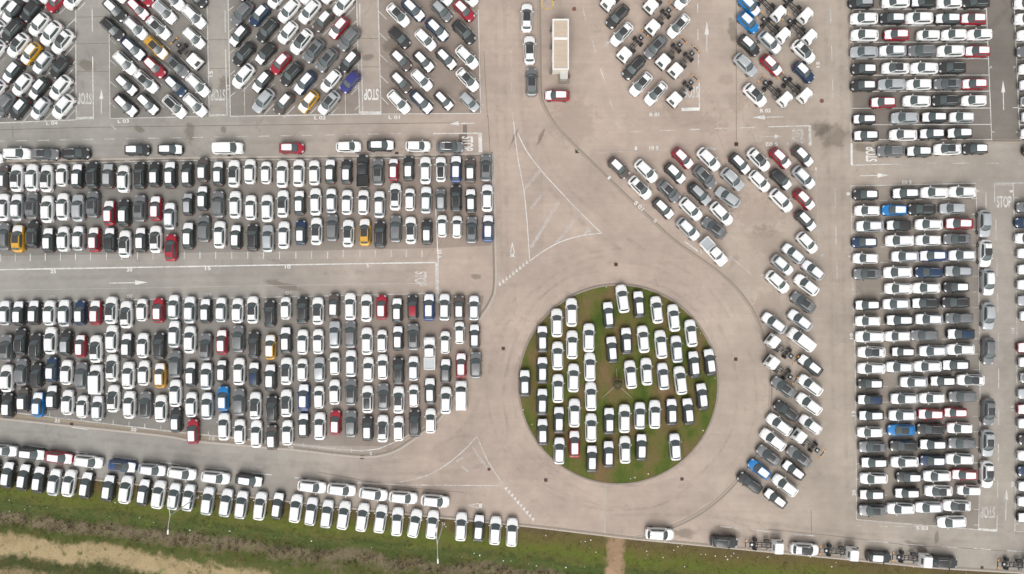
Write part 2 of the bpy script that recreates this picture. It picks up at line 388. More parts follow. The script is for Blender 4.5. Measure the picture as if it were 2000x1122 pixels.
ff = [(i * nd_ + j, i * nd_ + j + 1, (i + 1) * nd_ + j + 1, (i + 1) * nd_ + j) for i in range(len(gx) - 1) for j in range(nd_ - 1)]
me = new_mesh('grass_field', vv, ff, verge_mat(), smooth=True)
for nm, arr in (('d', dat), ('path', pat)):
    a = me.attributes.new(nm, 'FLOAT', 'POINT'); a.data.foreach_set('value', arr)
field = struct(mesh_obj('grass_field', me))

# round island turf and its kerb ring
IZ = 0.06
m = MB(); rings = [0.0, 3, 6, 9, 12, 14, 15.2, IR]
K = 72; v = [(IC.x, IC.y, IZ + 0.02)]; f = []
for r in rings[1:]:
    for k in range(K):
        t = 2 * math.pi * k / K
        v.append((IC.x + r * math.cos(t), IC.y + r * math.sin(t), IZ + 0.02 * (1 - r / IR)))
for k in range(K): f.append((0, 1 + k, 1 + (k + 1) % K))
for q in range(len(rings) - 2):
    for k in range(K):
        a = 1 + q * K + k; b_ = 1 + q * K + (k + 1) % K
        f.append((a, a + K, b_ + K, b_))
ISL = island_mat()
island = struct(mesh_obj('island_turf', new_mesh('island_turf', v, f, ISL, smooth=True)))

def strip_mesh(name, pts, w, h, material, closed=False, z0=0.0, bevel=0.03):
    """raised strip following a polyline of world points"""
    P = [Vector((p[0], p[1], 0)) for p in pts]; n = len(P); prof = [(-w / 2, z0 - 0.1), (-w / 2, z0 + h - bevel), (-w / 2 + bevel, z0 + h), (w / 2 - bevel, z0 + h), (w / 2, z0 + h - bevel), (w / 2, z0 - 0.1)]
    v = []
    for i in range(n):
        a = P[(i - 1) % n] if (closed or i > 0) else P[i]; b = P[(i + 1) % n] if (closed or i < n - 1) else P[i]
        t = (b - a).normalized(); nr = Vector((-t.y, t.x, 0))
        for o, z in prof: v.append((P[i].x + nr.x * o, P[i].y + nr.y * o, z))
    q = len(prof); f = []
    for i in range(n if closed else n - 1):
        j = (i + 1) % n
        for k in range(q - 1): f.append((i * q + k, i * q + k + 1, j * q + k + 1, j * q + k))
    if not closed: f += [tuple(range(q)), tuple(reversed(range((n - 1) * q, n * q)))]
    return new_mesh(name, v, [tuple(reversed(x)) for x in f], material)

def smooth_poly(pts, step=1.0):
    """Catmull-Rom through photo points -> world points"""
    P = [W(*p) for p in pts]; out = []
    for i in range(len(P) - 1):
        p0 = P[max(0, i - 1)]; p1 = P[i]; p2 = P[i + 1]; p3 = P[min(len(P) - 1, i + 2)]
        k = max(2, int((p2 - p1).length / step))
        for s in range(k):
            t = s / k
            out.append(0.5 * ((2 * p1) + (p2 - p0) * t + (2 * p0 - 5 * p1 + 4 * p2 - p3) * t * t + (3 * p1 - p0 - 3 * p2 + p3) * t ** 3))
    out.append(P[-1]); return out

def flat_strip(pts, w, z):
    P = [Vector((p[0], p[1], 0)) for p in pts]; n = len(P); v = []
    for i in range(n):
        t = (P[min(n - 1, i + 1)] - P[max(0, i - 1)]).normalized(); nr = Vector((-t.y, t.x, 0)) * (w / 2)
        v += [(P[i].x + nr.x, P[i].y + nr.y, z), (P[i].x - nr.x, P[i].y - nr.y, z)]
    return v, [(2 * i, 2 * i + 1, 2 * i + 3, 2 * i + 2) for i in range(n - 1)]

def offset_poly(pts, o):
    P = [Vector((p[0], p[1], 0)) for p in pts]; n = len(P); out = []
    for i in range(n):
        t = (P[min(n - 1, i + 1)] - P[max(0, i - 1)]).normalized(); out.append(P[i] + Vector((-t.y, t.x, 0)) * o)
    return out

ring = [(IC.x + (IR + 0.15) * math.cos(2 * math.pi * k / 96), IC.y + (IR + 0.15) * math.sin(2 * math.pi * k / 96)) for k in range(96)]
kerb = struct(mesh_obj('island_kerb', strip_mesh('island_kerb', ring, 0.32, 0.13, CONC2, True)))
kerb_runs = [
    ('lot_kerb', [(-60, 316), (0, 315), (340, 309), (650, 305), (800, 303), (946, 300), (960, 299), (965, 303), (966, 380), (967, 450), (969, 530), (968, 562), (964, 580), (952, 603), (936, 628),
                  (920, 690), (905, 738), (880, 792), (851, 827), (820, 850), (785, 875), (752, 889), (710, 893), (640, 887), (593, 881), (502, 873), (380, 862), (320, 852), (170, 836), (0, 818), (-60, 812)], 0.30, 0.035),
    ('road_kerb', [(1050, -20), (1051, 60), (1053, 176), (1058, 203), (1080, 243), (1101, 267), (1133, 299), (1180, 345), (1201, 365), (1232, 395), (1264, 425), (1299, 458), (1327, 481), (1372, 512), (1408, 539), (1436, 565), (1457, 592),
                   (1474, 620), (1490, 668), (1500, 725), (1503, 772), (1496, 827), (1480, 874), (1459, 907), (1437, 938), (1406, 970), (1367, 1000), (1323, 1023), (1275, 1040), (1238, 1050)], 0.24, 0.03),
    ('bay_kerb', [(1657, -20), (1659, 100), (1664, 250), (1665, 275), (1665.4, 277), (1668, 277.2), (1700, 277.2), (1800, 277.5), (2060, 278)], 0.26, 0.08),
]
for nm, pts, w, h in kerb_runs:
    sp = smooth_poly(pts, 1.2)
    struct(mesh_obj(nm, strip_mesh(nm, sp, w, h, CONC if nm == 'lot_kerb' else CONC2)))
    v, f = flat_strip(offset_poly(sp, 0.36 if nm != 'lot_kerb' else -0.36), 0.30, 0.006)
    mesh_obj('gutter', new_mesh('gutter', v, f, GUTTER), ground)
kp = [W(x, kerb_y(x)) for x in range(-200, 2240, 40)]
struct(mesh_obj('verge_kerb', strip_mesh('verge_kerb', kp, 0.22, 0.02, CONC)))
v, f = flat_strip(offset_poly(kp, 0.30), 0.30, 0.005)
mesh_obj('gutter', new_mesh('gutter', v, f, GUTTER), ground)

# asphalt sheets laid at other times; lot tone also holds painted shade between cars
def sheet(name, pts, material, z, parent=ground):
    v = [W(*p) for p in pts]; c = sum(v, Vector()) / len(v)
    me = new_mesh(name, [(p.x - c.x, p.y - c.y, 0) for p in v], [tuple(reversed(range(len(v))))], material)
    if me.polygons[0].normal.z < 0: me.flip_normals()
    return mesh_obj(name, me, parent, (c.x, c.y, z))
sheet('dark_asphalt', [(1667, -80), (2300, -80), (2300, 276), (1667, 276)], ASPH_DARK, 0.003)
for q in ([(-80, -60), (148, -60), (149, 234), (-80, 243)], [(212, -60), (404, -60), (409, 228), (215, 232)],
          [(447, -60), (696, -60), (701, 223), (450, 227)], [(738, -60), (933, -60), (939, 222), (744, 223)],
          [(1670, 362), (1908, 358), (1914, 700), (1911, 1034), (1673, 1015)]):
    sheet('lot_asphalt', q, ASPH_LOT, 0.003)
sheet('lot_asphalt', [(-80, 322), (0, 320), (850, 307), (955, 305), (960, 400), (960, 480), (855, 485), (400, 494), (-80, 502)], ASPH_LOT, 0.003)
sheet('lot_asphalt', [(-80, 592), (480, 582), (850, 574), (945, 578), (940, 610), (915, 690), (900, 735), (875, 785), (815, 845), (760, 872), (640, 872), (400, 848), (-80, 797)], ASPH_LOT, 0.003)
sheet('road_strip', [(962, -60), (1004, -60), (1008, 552), (972, 556)], ASPH_ROAD, 0.003)
sheet('asphalt_patch', [(904, 244), (912, 244), (913, 290), (896, 290), (896, 263), (904, 262)], ASPH_PATCH, 0.003)
APRON = simple('kerb_apron', (0.30, 0.25, 0.18), 0.9, var=0.3)
for q in ([(-60, 797), (32, 809), (180, 826), (180, 834), (0, 816), (-60, 809)], [(180, 826), (360, 848), (500, 862), (502, 871), (320, 850), (180, 834)]):
    sheet('kerb_apron', q, APRON, 0.0055)
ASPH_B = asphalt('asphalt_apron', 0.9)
sheet('kerb_apron', [(500, 862), (660, 880), (707, 883), (742, 879), (785, 861), (800, 862), (752, 886), (710, 890), (640, 884), (502, 870)], ASPH_B, 0.0055)
sheet('kerb_apron', [(-60, 318), (0, 317), (340, 311), (340, 313), (0, 321), (-60, 323)], simple('mossy_apron', (0.15, 0.135, 0.09), 0.9, var=0.5), 0.0055)
JOINT = simple('joint_tar', (0.16, 0.132, 0.108), 0.9, var=0.3)
def line_strip(name, pts, w, material, z, smooth=False):
    P = smooth_poly(pts, 0.8) if smooth else [W(*p) for p in pts]
    v, f = flat_strip(P, w, z)
    return mesh_obj(name, new_mesh(name, v, f, material), ground)
for q in ([(1438, -10), (1438, 282)], [(1183, 948), (1181, 1042)], [(25, 246), (25, 270)], [(0, 254), (180, 249), (480, 245), (900, 240)],
          [(1500, 1034), (1620, 1046), (1780, 1066), (1900, 1072), (2010, 1080)], [(953, 225), (957, 296)], [(945, 100), (952, 230)],
          [(1584, 995), (1585, 1040)], [(620, 922), (780, 952), (905, 962)],
          [(150, 34), (212, 33)], [(150, 86), (212, 85)], [(150, 140), (212, 140)], [(409, 78), (447, 78)], [(411, 134), (448, 134)], [(704, 75), (740, 76)], [(706, 131), (742, 131)]):
    line_strip('asphalt_joint', q, 0.08 if q[0][0] != 1183 else 0.3, JOINT if q[0][0] != 1183 else CONC, 0.006)

def blob(px, py, rx, ry, material, z=0.0075, name='stain'):
    c = W(px, py); v = []
    for k in range(20):
        t = 2 * math.pi * k / 20; v.append((math.cos(t), math.sin(t), 0))
    o = mesh_obj(name, new_mesh(name, v, [tuple(range(20))], material), ground, (c.x, c.y, z))
    o.scale = (rx / PXM, ry / PXM, 1); o.rotation_euler = (0, 0, random.uniform(-.5, .5)); return o
for b_ in ((1340, 1042, 30, 16), (1425, 1040, 36, 14), (371, 258, 14, 24), (1625, 265, 40, 34), (1605, 250, 30, 20), (1690, 290, 34, 12), (272, 252, 16, 9), (437, 253, 7, 9), (1790, 1068, 40, 8), (1830, 1050, 6, 18),
           (1004, 270, 4, 26), (1056, 268, 5, 26), (930, 540, 14, 8), (720, 112, 20, 8), (170, 128, 26, 14), (560, 560, 60, 10), (1430, 60, 14, 30), (770, 85, 34, 22), (440, 170, 24, 30)):
    blob(*b_, STAIN)
for b_ in ((1420, 155, 22, 14), (1440, 200, 26, 24), (1480, 420, 70, 50), (1400, 400, 50, 40), (1500, 470, 50, 40), (1350, 230, 90, 30), (1120, 240, 60, 60), (1500, 600, 40, 50), (1090, 900, 50, 30)):
    blob(*b_, STAIN2)

def track(name, pts, w):
    v, f = flat_strip(pts, w, 0.0072); o = mesh_obj(name, new_mesh(name, v, f, TRACKM), ground)
def track_mat():
    m, nt, nd, lk, b = mat('tyre_wear'); b.inputs['Base Color'].default_value = (0.16, 0.13, 0.11, 1); b.inputs['Roughness'].default_value = .8
    g = nd.new('ShaderNodeNewGeometry'); n1 = N(nd, 'ShaderNodeTexNoise', Scale=0.5, Detail=6.0, Roughness=0.7); lk.new(g.outputs['Position'], n1.inputs['Vector'])
    mr = nd.new('ShaderNodeMapRange'); mr.inputs['From Min'].default_value = 0.42; mr.inputs['From Max'].default_value = 0.75; mr.inputs['To Max'].default_value = 0.15; lk.new(n1.outputs[0], mr.inputs['Value'])
    tr = nd.new('ShaderNodeBsdfTransparent'); mx = nd.new('ShaderNodeMixShader'); lk.new(mr.outputs[0], mx.inputs[0]); lk.new(tr.outputs[0], mx.inputs[1]); lk.new(b.outputs[0], mx.inputs[2]); lk.new(mx.outputs[0], nd['Material Output'].inputs['Surface']); return m
TRACKM = track_mat()
for r_, a0, a1, w_ in ((17.0, 20, 330, .5), (18.6, 100, 260, .35), (19.4, -60, 170, .5), (21.0, 30, 300, .45), (22.4, -40, 120, .4), (16.3, 150, 380, .3), (20.2, 200, 340, .25)):
    track('tyre_track', [(IC.x + (r_ + .5 * math.sin(k * .21)) * math.cos(R(a0 + (a1 - a0) * k / 60)), IC.y + (r_ + .5 * math.sin(k * .21)) * math.sin(R(a0 + (a1 - a0) * k / 60))) for k in range(61)], w_)
for q in ([(985, -10), (988, 250), (990, 540)], [(968, 10), (972, 300), (982, 530)], [(1015, -10), (1020, 220), (1050, 330), (1120, 420), (1230, 500)], [(1036, 200), (1080, 330), (1180, 430), (1300, 520)], [(1000, 600), (960, 720), (900, 840), (780, 900), (600, 905), (300, 870), (0, 838)],
          [(1010, 640), (985, 760), (990, 850), (940, 910), (800, 925), (620, 915), (300, 885)], [(1640, 0), (1645, 300), (1650, 700), (1655, 1000)], [(1612, 0), (1618, 300), (1628, 800)], [(1200, 1005), (1400, 1010), (1600, 1035), (1900, 1060)], [(0, 545), (400, 538), (830, 530)], [(0, 290), (500, 278), (900, 270)]):
    track('tyre_track', smooth_poly(q, 2.0), .6)
for q in ([(832, 893), (850, 868), (905, 846), (938, 856), (925, 880), (872, 906)], [(972, 556), (1008, 552), (1009, 600), (968, 640), (955, 612)], [(1060, 330), (1062, 480), (1036, 505), (1028, 420), (1014, 330)], [(1184, 950), (1260, 948), (1330, 930), (1395, 975), (1320, 1018), (1240, 1046), (1182, 1040)]):
    sheet('repaired_asphalt', q, ASPH_REP, 0.0045)

# painted markings
ZM = 0.010
def mark(name, pts, w_px=1.6, material=None, smooth=False):
    return line_strip(name, pts, w_px / PXM, material or MARK, ZM, smooth)
def dash(x0, y0, x1, y1, w=1.5, material=None): mark('lane_dash', [(x0, y0), (x1, y1)], w, material)
def mpoly(name, pts, material=None):
    return sheet(name, pts, material or MARK, ZM + 0.001)
def arrow(x0, y0, x1, y1, head=22, hw=9, w=1.6, material=None):
    d = Vector((x1 - x0, y1 - y0)); L = d.length; d /= L; nrm = Vector((-d.y, d.x))
    b0 = Vector((x0, y0)); bj = Vector((x1, y1)) - d * head
    o = mpoly('direction_arrow', [tuple(b0 + nrm * w / 2), tuple(bj + nrm * w / 2), tuple(bj + nrm * hw / 2), (x1, y1), tuple(bj - nrm * hw / 2), tuple(bj - nrm * w / 2), tuple(b0 - nrm * w / 2)], material)
_txt = {}
def text(s, px, py, hpx, wpx, rot, material=None, name='bay_number'):
    key = (s, (material or MARKT).name)
    if key not in _txt:
        cu = bpy.data.curves.new('t', 'FONT'); cu.body = s; cu.align_x = 'CENTER'; cu.align_y = 'CENTER'; cu.offset = 0.022
        to = bpy.data.objects.new('t', cu); COL.objects.link(to)
        bpy.context.view_layer.update()
        me = bpy.data.meshes.new_from_object(to.evaluated_get(bpy.context.evaluated_depsgraph_get()))
        bpy.data.objects.remove(to); bpy.data.curves.remove(cu)
        co = [v.co.copy() for v in me.vertices]
        x0 = min(c.x for c in co); x1 = max(c.x for c in co); y0 = min(c.y for c in co); y1 = max(c.y for c in co)
        for v in me.vertices:
            v.co.x = (v.co.x - (x0 + x1) / 2) / (x1 - x0); v.co.y = (v.co.y - (y0 + y1) / 2) / (y1 - y0); v.co.z = 0
        me.materials.clear(); me.materials.append(material or MARKT); me.name = name; _txt[key] = me
    c = W(px, py)
    o = mesh_obj(name, _txt[key], ground, (c.x, c.y, ZM + 0.002), R(rot)); o.scale = (wpx * 1.1 / PXM, hpx * 1.12 / PXM, 1)
    return o
def stop(px, py, rot, material=None): text('STOP', px, py, 20, 26, rot, material, 'stop_marking')

# L lots
mark('bay_line', [(147.6, -20), (148.7, 234)], material=MARKW); mark('bay_line', [(-20, 241), (149, 234.5)])
mpoly('stop_line', [(149, 229), (182, 228), (182, 233), (149, 234)], MARKW)
dash(180, 18, 180.5, 62); mark('bay_line', [(181, 111), (182.5, 233)]); stop(165, 193, 180, MARKW); arrow(198, 223, 198, 174, 20, 8)
mark('bay_line', [(213, 21), (215, 232), (403, 227.5)])
mark('bay_line', [(404, -20), (408.6, 228)]); dash(439.6, 21, 440, 64); mark('bay_line', [(440.5, 97), (443.5, 226)]); mark('bay_line', [(445, -20), (450, 227)])
mpoly('stop_line', [(409, 224), (443, 223), (443, 227), (409, 228)], MARKW); stop(425.7, 186, 180, MARKW)
mark('bay_line', [(450, 227.5), (701.6, 223.5)]); mark('bay_line', [(477, 150), (478, 226)], 1.3, MARKW); mark('bay_line', [(673, 120), (675, 224)], 1.3, MARKW)
mark('bay_line', [(696, -20), (702, 223)]); dash(702.7, 7, 703, 50); mark('bay_line', [(705.9, 104), (708.6, 222)])
mpoly('stop_line', [(702, 218), (744, 218), (744.4, 224.5), (702, 224.5)]); stop(725, 185, 180)
mark('bay_line', [(738, -20), (744.4, 223), (939, 222)]); mark('bay_line', [(934, 19), (938.8, 222)], 1.4)
for k in range(5):
    y = 36 + 41.7 * k
    mark('bay_line', [(148, y), (130, y + 18)], 1.3)
    mark('bay_line', [(214, y + 39), (227, y + 51)], 1.3, MARKW)
    mark('bay_line', [(446 + k, y - 14), (456 + k, y - 23)], 1.3)
    mark('bay_line', [(698 + k, y + 4), (689 + k, y + 12)], 1.3)
    mark('bay_line', [(739 + k, y - 14), (755 + k, y + 2)], 1.3)
text('L 04', 101.5, 241, 6, 20, 2.5, name='bay_code'); text('L 03', 241, 237, 6, 20, 2.5, name='bay_code'); text('L 02', 625, 230.5, 6, 20, 1, name='bay_code'); text('L 01', 770, 229.5, 6, 20, 1, name='bay_code')
text('15', 412, 144.5, 6.5, 10, 90); text('15', 445.5, 172, 5, 9, -90, MARKW)
# lane along the Y lot
for k in range(19):
    x = -12 + 43 * k; y = 276 - x / 800 * 15
    dash(x, y, x + 22, y - 0.4, 1.3, MARKW)
mark('bay_line', [(847, 261.5), (936, 260.7)], 2.2); mpoly('stop_line', [(934, 260), (941, 260), (942, 298), (935, 298)]); stop(913, 281, -90)
arrow(927, 241, 878, 242, 18, 9)
mark('bay_line', [(-20, 323), (340, 314), (850, 309)], 1.6, MARKW)
mark('bay_line', [(956, 299), (961, 299), (963, 372)], 2.0, MARKW)
text('20', 250, 313.5, 5, 9, 180, MARKW)
for x in (1, 30, 59, 88.5, 118, 147.5, 177, 208, 237.5, 268.5, 299): dash(x, 497 - x * 0.012, x, 511 - x * 0.012, 1.4)
for x in (360, 390.6, 421.4, 452.7, 484, 514.8, 546, 578, 608.6, 640): dash(x, 492, x, 506, 1.4)
for x in (670.5, 703, 733, 763.8, 793.6, 824.4): dash(x, 489, x, 503, 1.4)
mark('bay_line', [(-20, 527.5), (480, 519), (852, 513)], 2.4)
mark('bay_line', [(851, 409), (856, 514)], 2.0); mpoly('stop_line', [(850, 514), (856.5, 514), (857, 590), (851, 590)], MARKW)
text('25', 104, 530.5, 6.5, 10, 1); text('20', 253, 527, 6.5, 10, 1); text('15', 406, 524.5, 6.5, 10, 1); text('10', 562, 521.5, 6.5, 10, 1); text('5', 718, 519.5, 6, 4, 1)
text('25', 103, 581, 6, 10, 180, MARKW); text('20', 254, 579, 6, 10, 180, MARKW); text('15', 406, 576, 6, 10, 180, MARKW); text('10', 563, 573, 6, 10, 180, MARKW); text('5', 720, 570.5, 6, 4, 180, MARKW)
text('Y 01', 859.3, 497, 6, 15, 90, name='bay_code')
stop(822, 545, -90, MARKW); arrow(213, 553.5, 289, 552, 25, 9)
mark('bay_line', [(-20, 568), (480, 559), (860, 553)], 1.1, MARKF); mark('bay_line', [(-20, 591), (480, 582), (850, 573.5)], 1.6, MARKW)
mark('bay_line', [(-20, 801), (32, 807), (360, 846), (390, 849), (660, 878), (707, 881), (740, 877), (785, 858), (820, 838)], 1.6, MARKW)
for x in range(97, 690, 31): dash(x, 812 + (x - 97) * 0.118 - 6, x, 812 + (x - 97) * 0.118 + 3, 1.4, MARKW)
text('25', 112, 822, 6, 10, -7); text('20', 261, 839.5, 6, 10, -7); text('15', 414, 857, 6, 10, -6, MARKW); text('10', 568, 875, 5.5, 9, -6, MARKW); text('5', 724, 886, 6, 4, 0, MARKW)
dash(140, 835, 172, 839.5, 1.4)
# verge road
for q in ((0, 863, 10, 864), (55.8, 870, 94.5, 876), (140.6, 882, 172, 886), (225.5, 893, 265.5, 898), (313, 903, 351.5, 908), (402.5, 913.8, 444, 918), (491, 924, 531.6, 928), (575, 933, 618, 937)): dash(*q, 1.5)
mark('splitter_line', [(653, 941), (780, 947.5), (985, 949)], 1.6, MARKW)
mark('splitter_line', [(931, 852), (952, 899), (968, 925), (985, 949)], 1.6, MARKW, True); mark('splitter_line', [(931, 852), (914, 872), (883.7, 899), (847.8, 922.8), (818, 934), (780, 942)], 1.5, MARKW, True)
for q in ([(922, 873), (952, 915)], [(935, 895), (956, 918)], [(890, 903), (905, 893)], [(900, 910), (915, 922)]): mark('hatch_bar', q, 4, MARKF)
for k in range(10):
    x = 988.5 + k * 5.85; y = 955 + k * 6.65
    mpoly('give_way_triangle', [(x - 3.6, y - 1.5), (x + 3.2, y - 4.2), (x + 0.6, y + 4.5)])
mpoly('give_way_symbol', [(914, 987), (942, 981.6), (941.8, 983.2), (918, 987.2)]); mpoly('give_way_symbol', [(914, 987), (918, 987.2), (940.8, 993.6), (940.6, 995.8)]); mpoly('give_way_symbol', [(936, 982.8), (942, 981.6), (940.6, 995.8), (934.8, 994.2)])
# junction splitter
mark('splitter_line', [(1003, 237), (1011, 306), (1022.5, 368.5), (1029, 428), (1034.7, 510)], 1.6, None, True)
mark('splitter_line', [(1034.7, 510), (1062, 490.5), (1092, 474), (1121.5, 464), (1148, 458.5), (1175, 456)], 1.8, None, True)
mark('splitter_line', [(1011, 260), (1029, 296), (1059, 335.5), (1092, 372), (1131, 413), (1175, 456)], 1.8, None, True)
for q in ([(1095, 389), (1037, 484)], [(1129, 422), (1086, 476)], [(1059, 380), (1036, 408)], [(1155, 448), (1140, 457)], [(1057, 330), (1024, 372)]): mark('hatch_bar', q, 6, MARKF)
for k in range(9):
    x = 1029 - k * 6.6; y = 512.5 + k * 5.35
    mpoly('give_way_triangle', [(x - 1, y - 5), (x + 3.2, y + 2.2), (x - 2.2, y + 4.2)])
mpoly('give_way_symbol', [(1000.5, 472), (994.5, 502), (996.2, 502), (1000.5, 479)]); mpoly('give_way_symbol', [(1000.5, 472), (1000.5, 479), (1005.2, 502), (1007, 502)]); mpoly('give_way_symbol', [(995.7, 496), (1005.6, 496), (1007, 502), (994.5, 502)])
for q in ((994, 0, 995, 19), (998, 94, 999, 150), (999.5, 160, 999.6, 179), (1001, 219, 1001.5, 238)): dash(*q, 1.6, MARKF)
# R lots
for q in ((1138.5, 16, 1144, 39), (1155, 72, 1163, 103), (1173, 135, 1182.5, 164), (1191, 195, 1197, 215), (1228, 257, 1256, 257.5), (1288, 256, 1318, 254.5), (1347, 253.5, 1367, 252.7), (1396, 251.3, 1423, 250.8), (1446, 250, 1476, 249.4)): dash(*q, 1.4, MARKW)
mark('lane_dash', [(1203, 239), (1207, 246), (1214, 251)], 1.4, MARKW, True)
mark('bay_line', [(1501, 248), (1584, 246)], 2.0); mpoly('stop_line', [(1579, 246), (1584, 246), (1585.5, 285), (1579.5, 285)], MARKW); stop(1558, 267, -90, MARKW)
arrow(1530, 228.6, 1470, 230, 24, 9); arrow(1485, 267.5, 1527, 267, 14, 8, 1.0, MARKW)
for q in ((1362.5, 7, 1362.7, 27), (1363, 57, 1363.3, 79), (1364, 107, 1364.4, 131)): dash(*q, 1.5, MARKW)
mark('bay_line', [(1365.3, 159), (1366, 214)], 1.8); mpoly('stop_line', [(1331, 211), (1366, 210), (1366.5, 216.5), (1331, 217.5)]); stop(1350, 180, 180, MARKW); arrow(1380.5, 102, 1380.5, 42, 26, 9)
for q in ((1622, 12, 1623, 49), (1624, 86, 1625, 120), (1626, 155, 1627, 191), (1631, 368, 1631.5, 406), (1632.5, 441, 1633, 478), (1634.4, 514, 1635, 549)): dash(*q, 1.4, MARKW)
text('R 01', 1278, 224, 6.5, 17, 1, name='bay_code'); text('R 02', 1495, 216.5, 6.5, 19, 1, name='bay_code'); text('15', 1186, 86, 5, 9, 62, MARKW); text('15', 1597.5, 126.5, 6, 10, 90)
text('S 01', 1277, 289, 6.5, 16, 180, name='bay_code'); text('1', 1242, 290, 6, 4, 180); text('S 02', 1507, 282, 6.5, 22, 180, name='bay_code'); text('1', 1539, 281.5, 6, 3, 180, MARKW)
mark('bay_line', [(1160, 298), (1230, 296), (1320, 293)], 1.2, MARKF); mpoly('stop_line', [(1366, 289), (1398, 288), (1398, 293), (1366, 294)], MARKW)
text('S 01', 1248, 402.5, 7, 20, -45, name='bay_code'); text('1', 1189.5, 348, 7, 4, -45); text('5', 1280, 431.5, 6, 5, -45); text('5', 1338, 381.5, 5.5, 4, -60, MARKW); text('5', 1396, 337.5, 5.5, 4, -70, MARKW); text('5', 1489, 538, 5.5, 4, -60, MARKW); text('1', 1593.5, 330, 5, 3, 180, MARKW); text('5', 1605, 499, 5.5, 5, 90, MARKW)
mpoly('stop_line', [(1336, 470), (1339, 475), (1363, 493), (1362, 488)], MARKW); mark('bay_line', [(1369, 452), (1369.5, 498)], 1.5, MARKW); mark('bay_line', [(1350, 345), (1350, 390)], 1.2, MARKF); mark('bay_line', [(1385, 340), (1385, 380)], 1.2, MARKF)
mark('bay_line', [(1425, 501), (1468, 536)], 1.3, MARKW); mark('bay_line', [(1443, 431), (1458, 445)], 1.3, MARKW); mark('bay_line', [(1424, 457), (1438, 470)], 1.3, MARKF)
mark('bay_line', [(1593, 320), (1597, 420), (1600, 500)], 1.2, MARKF)
# dark lot with full bay lines
mark('bay_line', [(1655.6, -20), (1663, 279)], 1.6); mark('bay_line', [(1925, -20), (1937, 275)], 1.6); mark('bay_line', [(1979.5, -20), (1992, 274)], 1.6)
for y in (18.5, 51, 83, 115.5, 147.5, 179, 212, 244, 273.5):
    mark('bay_line', [(1657 + y * .025, y), (1924.5 + y * 0.044, y - 0.5)], 1.6); mark('bay_line', [(1980.3 + y * .045, y), (2080, y)], 1.6)
mark('bay_line', [(1978, 210.8), (1990, 210.8)], 1.5, MARKW)
arrow(1960, 215, 1959, 157, 24, 8); text('5', 1655, 134, 5.5, 5, 90, MARKW); text('5', 1934.5, 132, 5.5, 5, 90, MARKW); text('5', 1982, 132, 5.5, 5, 90, MARKW); text('1', 1939, 258, 5.5, 3, 90, MARKW); text('1', 1987, 258.5, 5.5, 3, 90, MARKW)
mpoly('stop_line', [(1661, 280), (1665, 280), (1665.5, 322), (1661.5, 322)]); stop(1702, 301.5, 90); mark('bay_line', [(1663, 323), (1760, 321)], 1.4, MARKW)
for x in (1926, 1990, 1860, 1800): dash(x, 319.5, x + 32, 319, 1.3, MARKW)
arrow(1679, 343.7, 1736, 342.5, 22, 9, 1.4)
# S 03
text('S 03', 1771, 356.5, 6.5, 17, 180, name='bay_code'); text('S 03', 1801, 1031.5, 6.5, 21, -3, name='bay_code')
mark('bay_line', [(1662, 363.7), (1906, 358.4)], 1.4); mark('bay_line', [(1662, 364), (1666, 600), (1670.5, 704), (1672, 830), (1673, 1015)], 1.3, MARKW)
mark('bay_line', [(1906, 358), (1911, 522), (1912.4, 644), (1914, 777), (1914, 886), (1911, 1035)], 1.3, MARKW); mark('bay_line', [(1673, 1015), (1911, 1035)], 1.2, MARKW)
for k in range(22):
    y = 388.5 + 30.35 * k; sk = -3 + 0.18 * k; xl = 1663 + 0.45 * k
    mark('bay_line', [(xl, y + 5 - 0.2 * k), (xl + 12, y + 5 - 0.2 * k)], 1.2, MARKW); mark('bay_line', [(1898 + .2 * k, y), (1909 + .2 * k, y)], 1.2, MARKW)
    for x in (1719, 1748, 1786, 1840): mark('bay_line', [(x, y + 2 - (x - 1790) * .016), (x + 15, y + 2 - (x - 1775) * .016)], 1.1, MARKW)
    mark('bay_line', [(1981 if k < 3 else 1985, y - 2), (1990, y - 2)], 1.2, MARKW)
for s, y, x in (('1', 379, 1657), ('5', 501, 1661), ('10', 657, 1663), ('15', 808, 1667), ('20', 963, 1668)): text(s, x, y, 6, 5 if len(s) == 1 else 10, 90)
for s, y in (('1', 374), ('5', 494), ('10', 646), ('15', 797), ('20', 947)): text(s, 1978 if s != '1' else 1975, y, 6, 4 if len(s) == 1 else 10, 90, MARKW)
text('1', 1910, 373, 5, 3, 90, MARKW); text('10', 1916, 650, 5, 8, 90, MARKF)
mpoly('stop_line', [(1911, 1032), (1947, 1034), (1947, 1039), (1911, 1036)], MARKW); mark('bay_line', [(1947.5, 1007), (1947, 1038)], 1.4, MARKW); stop(1929, 1001, 180, MARKW); arrow(1964, 1017, 1966, 955, 22, 8, 1.4, MARKW)
for q in ((1925.6, 376, 1925.8, 408), (1945, 430, 1945.5, 468), (1947, 502, 1947.3, 540), (1948.5, 573, 1949, 612), (1950, 648, 1950, 686), (1950.5, 720, 1950.5, 759), (1950.5, 795, 1950.5, 830), (1950, 867.5, 1950, 902), (1948.6, 938, 1948.5, 974)): dash(*q, 1.3, MARKW)
mark('bay_line', [(1978.6, 358), (1942.5, 358), (1942.8, 396)], 1.4, MARKW); mpoly('stop_line', [(1944, 359), (1978, 359), (1978, 363), (1944, 363)], MARKF); stop(1961, 394.5, 0, MARKW); mark('bay_line', [(1978.6, 358), (1986, 600), (1986, 857), (1982, 1038), (2060, 1042)], 1.3, MARKW); mark('bay_line', [(1978.6, 358), (2060, 357)], 1.3, MARKW)
